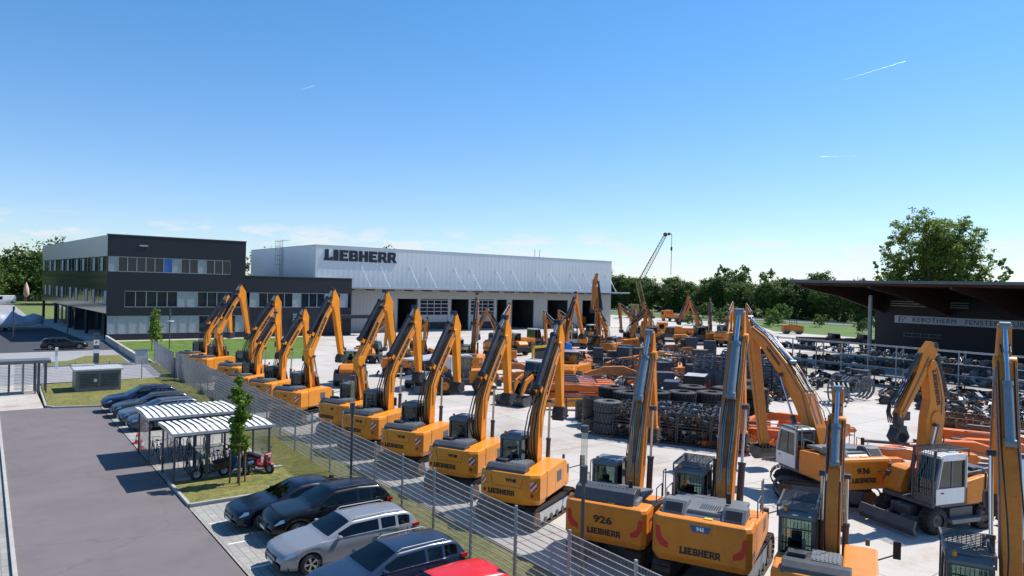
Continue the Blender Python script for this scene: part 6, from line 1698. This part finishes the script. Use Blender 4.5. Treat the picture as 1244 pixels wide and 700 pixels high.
# ---- general clutter field
GX='machine parts standing close together in the middle of the yard'
P=[]
def reg(o,label): o['label']=label; o['group']=GX; P.append([o,0]); return o
reg(one('steel_crate',p_crate(DGR),'','crate'),'dark steel crate in the dense field of parts amid the yard')
reg(one('wooden_crate',p_crate(WOD,1.8,1.2,.9),'','crate'),'brown wooden crate in the dense field of parts amid the yard')
reg(one('blue_crate',p_crate(SBL,1.5,1.1,1.2),'','crate'),'blue grey crate in the dense field of parts amid the yard')
reg(one('oil_tank',p_drum(.6,1.2,MGR),'','tank'),'round grey tank in the dense field of parts amid the yard')
reg(one('oil_drum',p_drum(.3,.88,STL),'','drum'),'dark oil drum in the dense field of parts amid the yard')
reg(one('hydraulic_cylinder',p_cyl(),'','hydraulic cylinder'),'dark hydraulic cylinder with bright rod lying in the middle of the yard')
reg(one('scrap_heap',scrap(MB(),-.7,.7,-.6,.6,.1,.9,34,random.Random(4)),'','scrap heap'),'knee-high heap of steel parts in the dense field amid the yard')
reg(one('scrap_heap',scrap(MB(),-.8,.8,-.6,.6,.1,1.2,44,random.Random(6),(STL,SBL,DGR,LGR,RST)),'','scrap heap'),'waist-high heap of bluish steel parts in the dense field amid the yard')
reg(one('scrap_heap',scrap(MB(),-.8,.8,-.6,.6,.1,.9,30,random.Random(8),(ORD,STL,ORA,RST,DGR)),'','scrap heap'),'heap of steel parts with orange bits in the dense field amid the yard')
reg(p_bucket(.6,1.3,DGR),'dark digging bucket in the dense field of parts amid the yard')
reg(p_cage(7,n=50),'dark wire cage of parts in the dense field amid the yard')
reg(p_beam(3.6,ORD,'',1),'short faded orange arm in the dense field of parts amid the yard')
reg(p_beam(3.2,DGR,'',0),'short dark arm in the dense field of parts amid the yard')
reg(one('large_tyre',p_tyre(.7,.5),'','tyre'),'black tyre lying singly in the dense field of parts amid the yard')
pts=[]
def inside(x,y):
    r_=x/y
    if x<34 or x>84: return False
    if y<24: return False
    if r_<.80+max(0,(x-36))*.0015 : return False
    if x<52 and y<29: return False
    if x<46.5 and y<36.5 and y<34+ (x-34)*.1 : return False
    if 46<x<57 and y<34: return False
    if x>70 and y<52: return False
    if x>57 and y<33.5: return False
    if 55<x<66 and y<36: return False
    if 34<x<46 and 36<y<49 and y<x*1.25: return False
    if r_<.92 and x>62: return False
    if y>70: return False
    return True
tries=0
while len(pts)<270 and tries<9000:
    tries+=1; x=RN.uniform(34,84); y=RN.uniform(24,70)
    if not inside(x,y): continue
    if any((x-a)**2+(y-b)**2<2.3 for a,b in pts): continue
    if any((x-o.location.x)**2+(y-o.location.y)**2<9 for o in (LD,FT,FW,FU,bh,yf)): continue
    pts.append((x,y))
for i,(x,y) in enumerate(pts):
    k=RN.choice((0,1,2,3,4,4,5,5,6,6,6,7,7,7,8,8,8,9,9,10,10,10,11,11,11,12,12,13,13)); o,u=P[k]; rz=R(RN.choice((-38,52,26,-62))+RN.gauss(0,6))
    if not u: place(o,(x,y,0),rz); P[k][1]=1; c=o
    else: c=dup(o,(x,y,0),rz)
    if k in (0,1,2,10) and RN.random()<.6: 
        dup(P[k][0],(x,y,1.0 if k==0 else (.93 if k==1 else (1.22 if k==2 else .98))),rz+RN.gauss(0,.05))
# tall stack of blue-grey lattice frames
GF='stacked blue grey lattice frames'
fr=MB().use(SBL)
for x in (-1.1,1.1):
    fr.box(x-.05,x+.05,-1.5,1.5,0,.12); fr.box(x-.05,x+.05,-1.5,1.5,.28,.38)
for y in (-1.5,-.75,0,.75,1.5): fr.box(-1.1,1.1,y-.04,y+.04,.12,.28)
for k in range(6): fr.beam((-1.1,-1.5+k*.5,.12),(-1.1,-1.25+k*.5,.3),.03); fr.beam((1.1,-1.5+k*.5,.12),(1.1,-1.25+k*.5,.3),.03)
fr=one('steel_pallet',fr,'blue grey lattice pallet in the tall stack left of the biggest boom','pallet',group=GF); k=0
for (x,y,h) in ((51.5,38.6,9),(54.4,37.8,10),(57.4,36.4,7)):
    for q in range(h):
        if k==0: place(fr,(x,y,0),R(30))
        else: dup(fr,(x,y,q*.40),R(30+RN.gauss(0,2)))
        k+=1
for (x,y,l) in ((50.0,37.2,'left'),(53.1,36.9,'middle'),(56.0,35.6,'right')):
    po=tag(MB().use(STL).box(-.06,.06,-.06,.06,0,4.7).build('steel_post'),'tall dark steel post at the %s of the blue grey lattice stack'%l,'post'); po.location=(x,y,0)
# red rack with a dark tank
rr_=thing('red_tank_rack','red steel rack carrying a black ribbed tank in the middle of the yard','rack',(47.5,37.2,0),R(30))
b=MB().use(RED)
for x in (-1.3,1.3):
    for y in (-.9,.9): b.box(x-.05,x+.05,y-.05,y+.05,0,1.7)
for y in (-.9,.9): b.box(-1.3,1.3,y-.05,y+.05,.9,1.0); b.box(-1.3,1.3,y-.05,y+.05,.3,.4)
for x in (-1.3,1.3): b.box(x-.05,x+.05,-.9,.9,.9,1.0)
b.build('frame',rr_)
tb=thing('black_tank','black ribbed tank resting on the red steel rack','tank',(47.5,37.2,1.01),R(30))
b=MB().use(BLK); b.box(-1.2,1.2,-.85,.85,0,1.2); b.use(LGR); b.box(-1.2,1.2,-.85,.85,1.21,1.27); b.build('body',tb,bevel=.06)
b=MB().use(STL)
for k in range(5): b.box(-1.1+k*.5,-1.05+k*.5,-.89,-.86,0,1.2)
b.build('rib',tb)
# green plants / things on the strip beyond the rack
RO=thing('road_roller','orange and black roller on the strip beyond the big boom','roller',(146,88,0),R(-40))
for x in (-1.4,1.4): b=MB().use(DGR,True); b.tube((x,-1,.7),(x,1,.7),.7,20); b.build('drum',RO)
b=MB().use(ORD); b.prism([(-2.2,.75),(2.2,.75),(2.2,1.8),(.5,2.1),(-2.2,2.0)],-1.02,1.02); b.build('body',RO,bevel=.05)
b=MB().use(DGR); 
for x in (-.4,.7):
    for y in (-.7,.7): b.box(x-.04,x+.04,y-.04,y+.04,1.9,3.1)
b.box(-.5,.8,-.8,.8,3.1,3.2); b.build('canopy_frame',RO)
for i,(x,y,l) in enumerate(((118,66,'dark parked trailer left of the workshop column'),(121,62,'dark parked trailer just at the workshop column'),(124,57.5,'dark trailer between the workshop column and its wall'))):
    if i==0: TL=truck(l,STL,STL,True); place(TL,(x,y,0),R(-40),scale=.85)
    else: dup(TL,(x,y,0),R(-40+i*8),l)
# guard rail and shrubs at the motorway
gr=thing('guard_rail','long galvanised guard rail along the motorway','guard rail',(203,0,0))
b=MB().use(GAL); b.box(-.05,.05,-100,400,.45,.8); b.build('rail',gr); b=MB().use(GAL)
for k in range(100): b.box(.06,.14,-99+k*5,-98.9+k*5,-.1,.75)
b.build('post',gr)
rnd=random.Random(77)
SH=tree('shrub','round green shrub on the grass bank before the motorway',3.2,2.2,LF2,41,n=900,size=.35,low=.02,cat='shrub',trunk=.06,lobes=7)
SH['group']='shrubs on the motorway bank'
for i,(x,y,s) in enumerate(((176,112,1.5),(186,104,1.2),(168,108,1),(190,140,1.3),(178,128,1.6),(160,118,1.2),(195,95,1),(150,119,1.3),(170,84,1.0),(183,86,1.3),(196,122,2.0),(197,150,1.8))):
    if i==0: place(SH,(x,y,-.1),scale=s)
    else: dup(SH,(x,y,-.1),rnd.random()*6,scale=s)
sm=tag(sheet('bush_shadow_x',[(0,0),(1,0),(1,1)],-5,FIELD),kind='structure'); bpy.data.objects.remove(sm)
SGN=-1
# ---------------------------------------------------------------- camera, sun, sky
cam=bpy.data.cameras.new('camera'); co=bpy.data.objects.new('camera',cam); COL.objects.link(co); scene.camera=co
cam.sensor_width=36; cam.lens=36*851/1244; cam.clip_end=8000; cam.clip_start=.1
yaw=R(37.04); p=R(-.183); r=R(1.408)
F=Vector((math.sin(yaw)*math.cos(p),math.cos(yaw)*math.cos(p),math.sin(p))); r0=Vector((math.cos(yaw),-math.sin(yaw),0)); u0=r0.cross(F)
rt=r0*math.cos(r)-u0*math.sin(r)*SGN; up=rt.cross(F)
M=Matrix((( rt.x,up.x,-F.x,0),(rt.y,up.y,-F.y,0),(rt.z,up.z,-F.z,CAM_H),(0,0,0,1))); co.matrix_world=M
SE,SA=R(54),math.atan2(1.0,-.12)   # azimuth measured from +Y towards +X
d=Vector((math.sin(SA)*math.cos(SE),math.cos(SA)*math.cos(SE),math.sin(SE)))
sun=bpy.data.lights.new('sun','SUN'); sun.energy=5.0; sun.angle=R(.53); sun.color=(1,.95,.88)
so=bpy.data.objects.new('sun',sun); COL.objects.link(so); so.rotation_euler=d.to_track_quat('Z','Y').to_euler()
w=bpy.data.worlds.new('World'); scene.world=w; w.use_nodes=True; nt=w.node_tree; N=nt.nodes; L=nt.links; N.clear()
out=N.new('ShaderNodeOutputWorld'); bg=N.new('ShaderNodeBackground'); L.new(bg.outputs[0],out.inputs[0]); bg.inputs[1].default_value=.132
sk=N.new('ShaderNodeTexSky'); sk.sky_type='NISHITA'; sk.sun_disc=False; sk.sun_elevation=SE; sk.sun_rotation=SA; sk.altitude=300; sk.air_density=1.0; sk.dust_density=.25; sk.ozone_density=3.5
tc=N.new('ShaderNodeTexCoord'); sx=N.new('ShaderNodeSeparateXYZ'); L.new(tc.outputs['Generated'],sx.inputs[0])
def mth(op,a,b=None,c=None):
    n=N.new('ShaderNodeMath'); n.operation=op
    for i,v in enumerate((a,b,c)):
        if v is None: continue
        if isinstance(v,(int,float)): n.inputs[i].default_value=v
        else: L.new(v,n.inputs[i])
    return n.outputs[0]
def mrng(v,a,b,c,d):
    n=N.new('ShaderNodeMapRange'); n.interpolation_type='SMOOTHSTEP'; L.new(v,n.inputs[0]); n.inputs[1].default_value=a; n.inputs[2].default_value=b; n.inputs[3].default_value=c; n.inputs[4].default_value=d; return n.outputs[0]
z=sx.outputs[2]
mp=N.new('ShaderNodeMapping'); mp.inputs['Scale'].default_value=(9,9,34); L.new(tc.outputs['Generated'],mp.inputs[0])
n1=N.new('ShaderNodeTexNoise'); n1.inputs['Scale'].default_value=1.6; n1.inputs['Detail'].default_value=8; n1.inputs['Roughness'].default_value=.6; L.new(mp.outputs[0],n1.inputs['Vector'])
band=mth('MULTIPLY',mrng(z,.02,.05,.5,1),mrng(z,.058,.085,1,0))
cl=mth('MULTIPLY',mrng(n1.outputs[0],.48,.62,0,.65),band)
def rgbmix(f,a,b,mode='MIX'):
    m_=N.new('ShaderNodeMix'); m_.data_type='RGBA'; m_.blend_type=mode
    for i,v in ((0,f),(6,a),(7,b)):
        if isinstance(v,(int,float)): m_.inputs[i].default_value=v
        elif isinstance(v,tuple): m_.inputs[i].default_value=v
        else: L.new(v,m_.inputs[i])
    return m_.outputs[2]
tint=rgbmix(mrng(z,.0,.42,0,1),(.72,.775,.89,1),(.44,.80,.98,1))
skc=rgbmix(1.0,sk.outputs[0],tint,'MULTIPLY')
mix=N.new('ShaderNodeMix'); mix.data_type='RGBA'; L.new(cl,mix.inputs[0]); L.new(skc,mix.inputs[6]); mix.inputs[7].default_value=(5.0,5.1,5.3,1); L.new(mix.outputs[2],bg.inputs[0])
scene.view_settings.view_transform='Standard'; scene.view_settings.look='None'; scene.view_settings.exposure=.42; scene.view_settings.gamma=1
scene.render.engine='CYCLES'
scene.cycles.max_bounces=6; scene.cycles.transparent_max_bounces=12; scene.cycles.use_denoising=True
try: scene.cycles.denoiser='OPENIMAGEDENOISE'
except Exception: pass
scene.cycles.sample_clamp_indirect=6
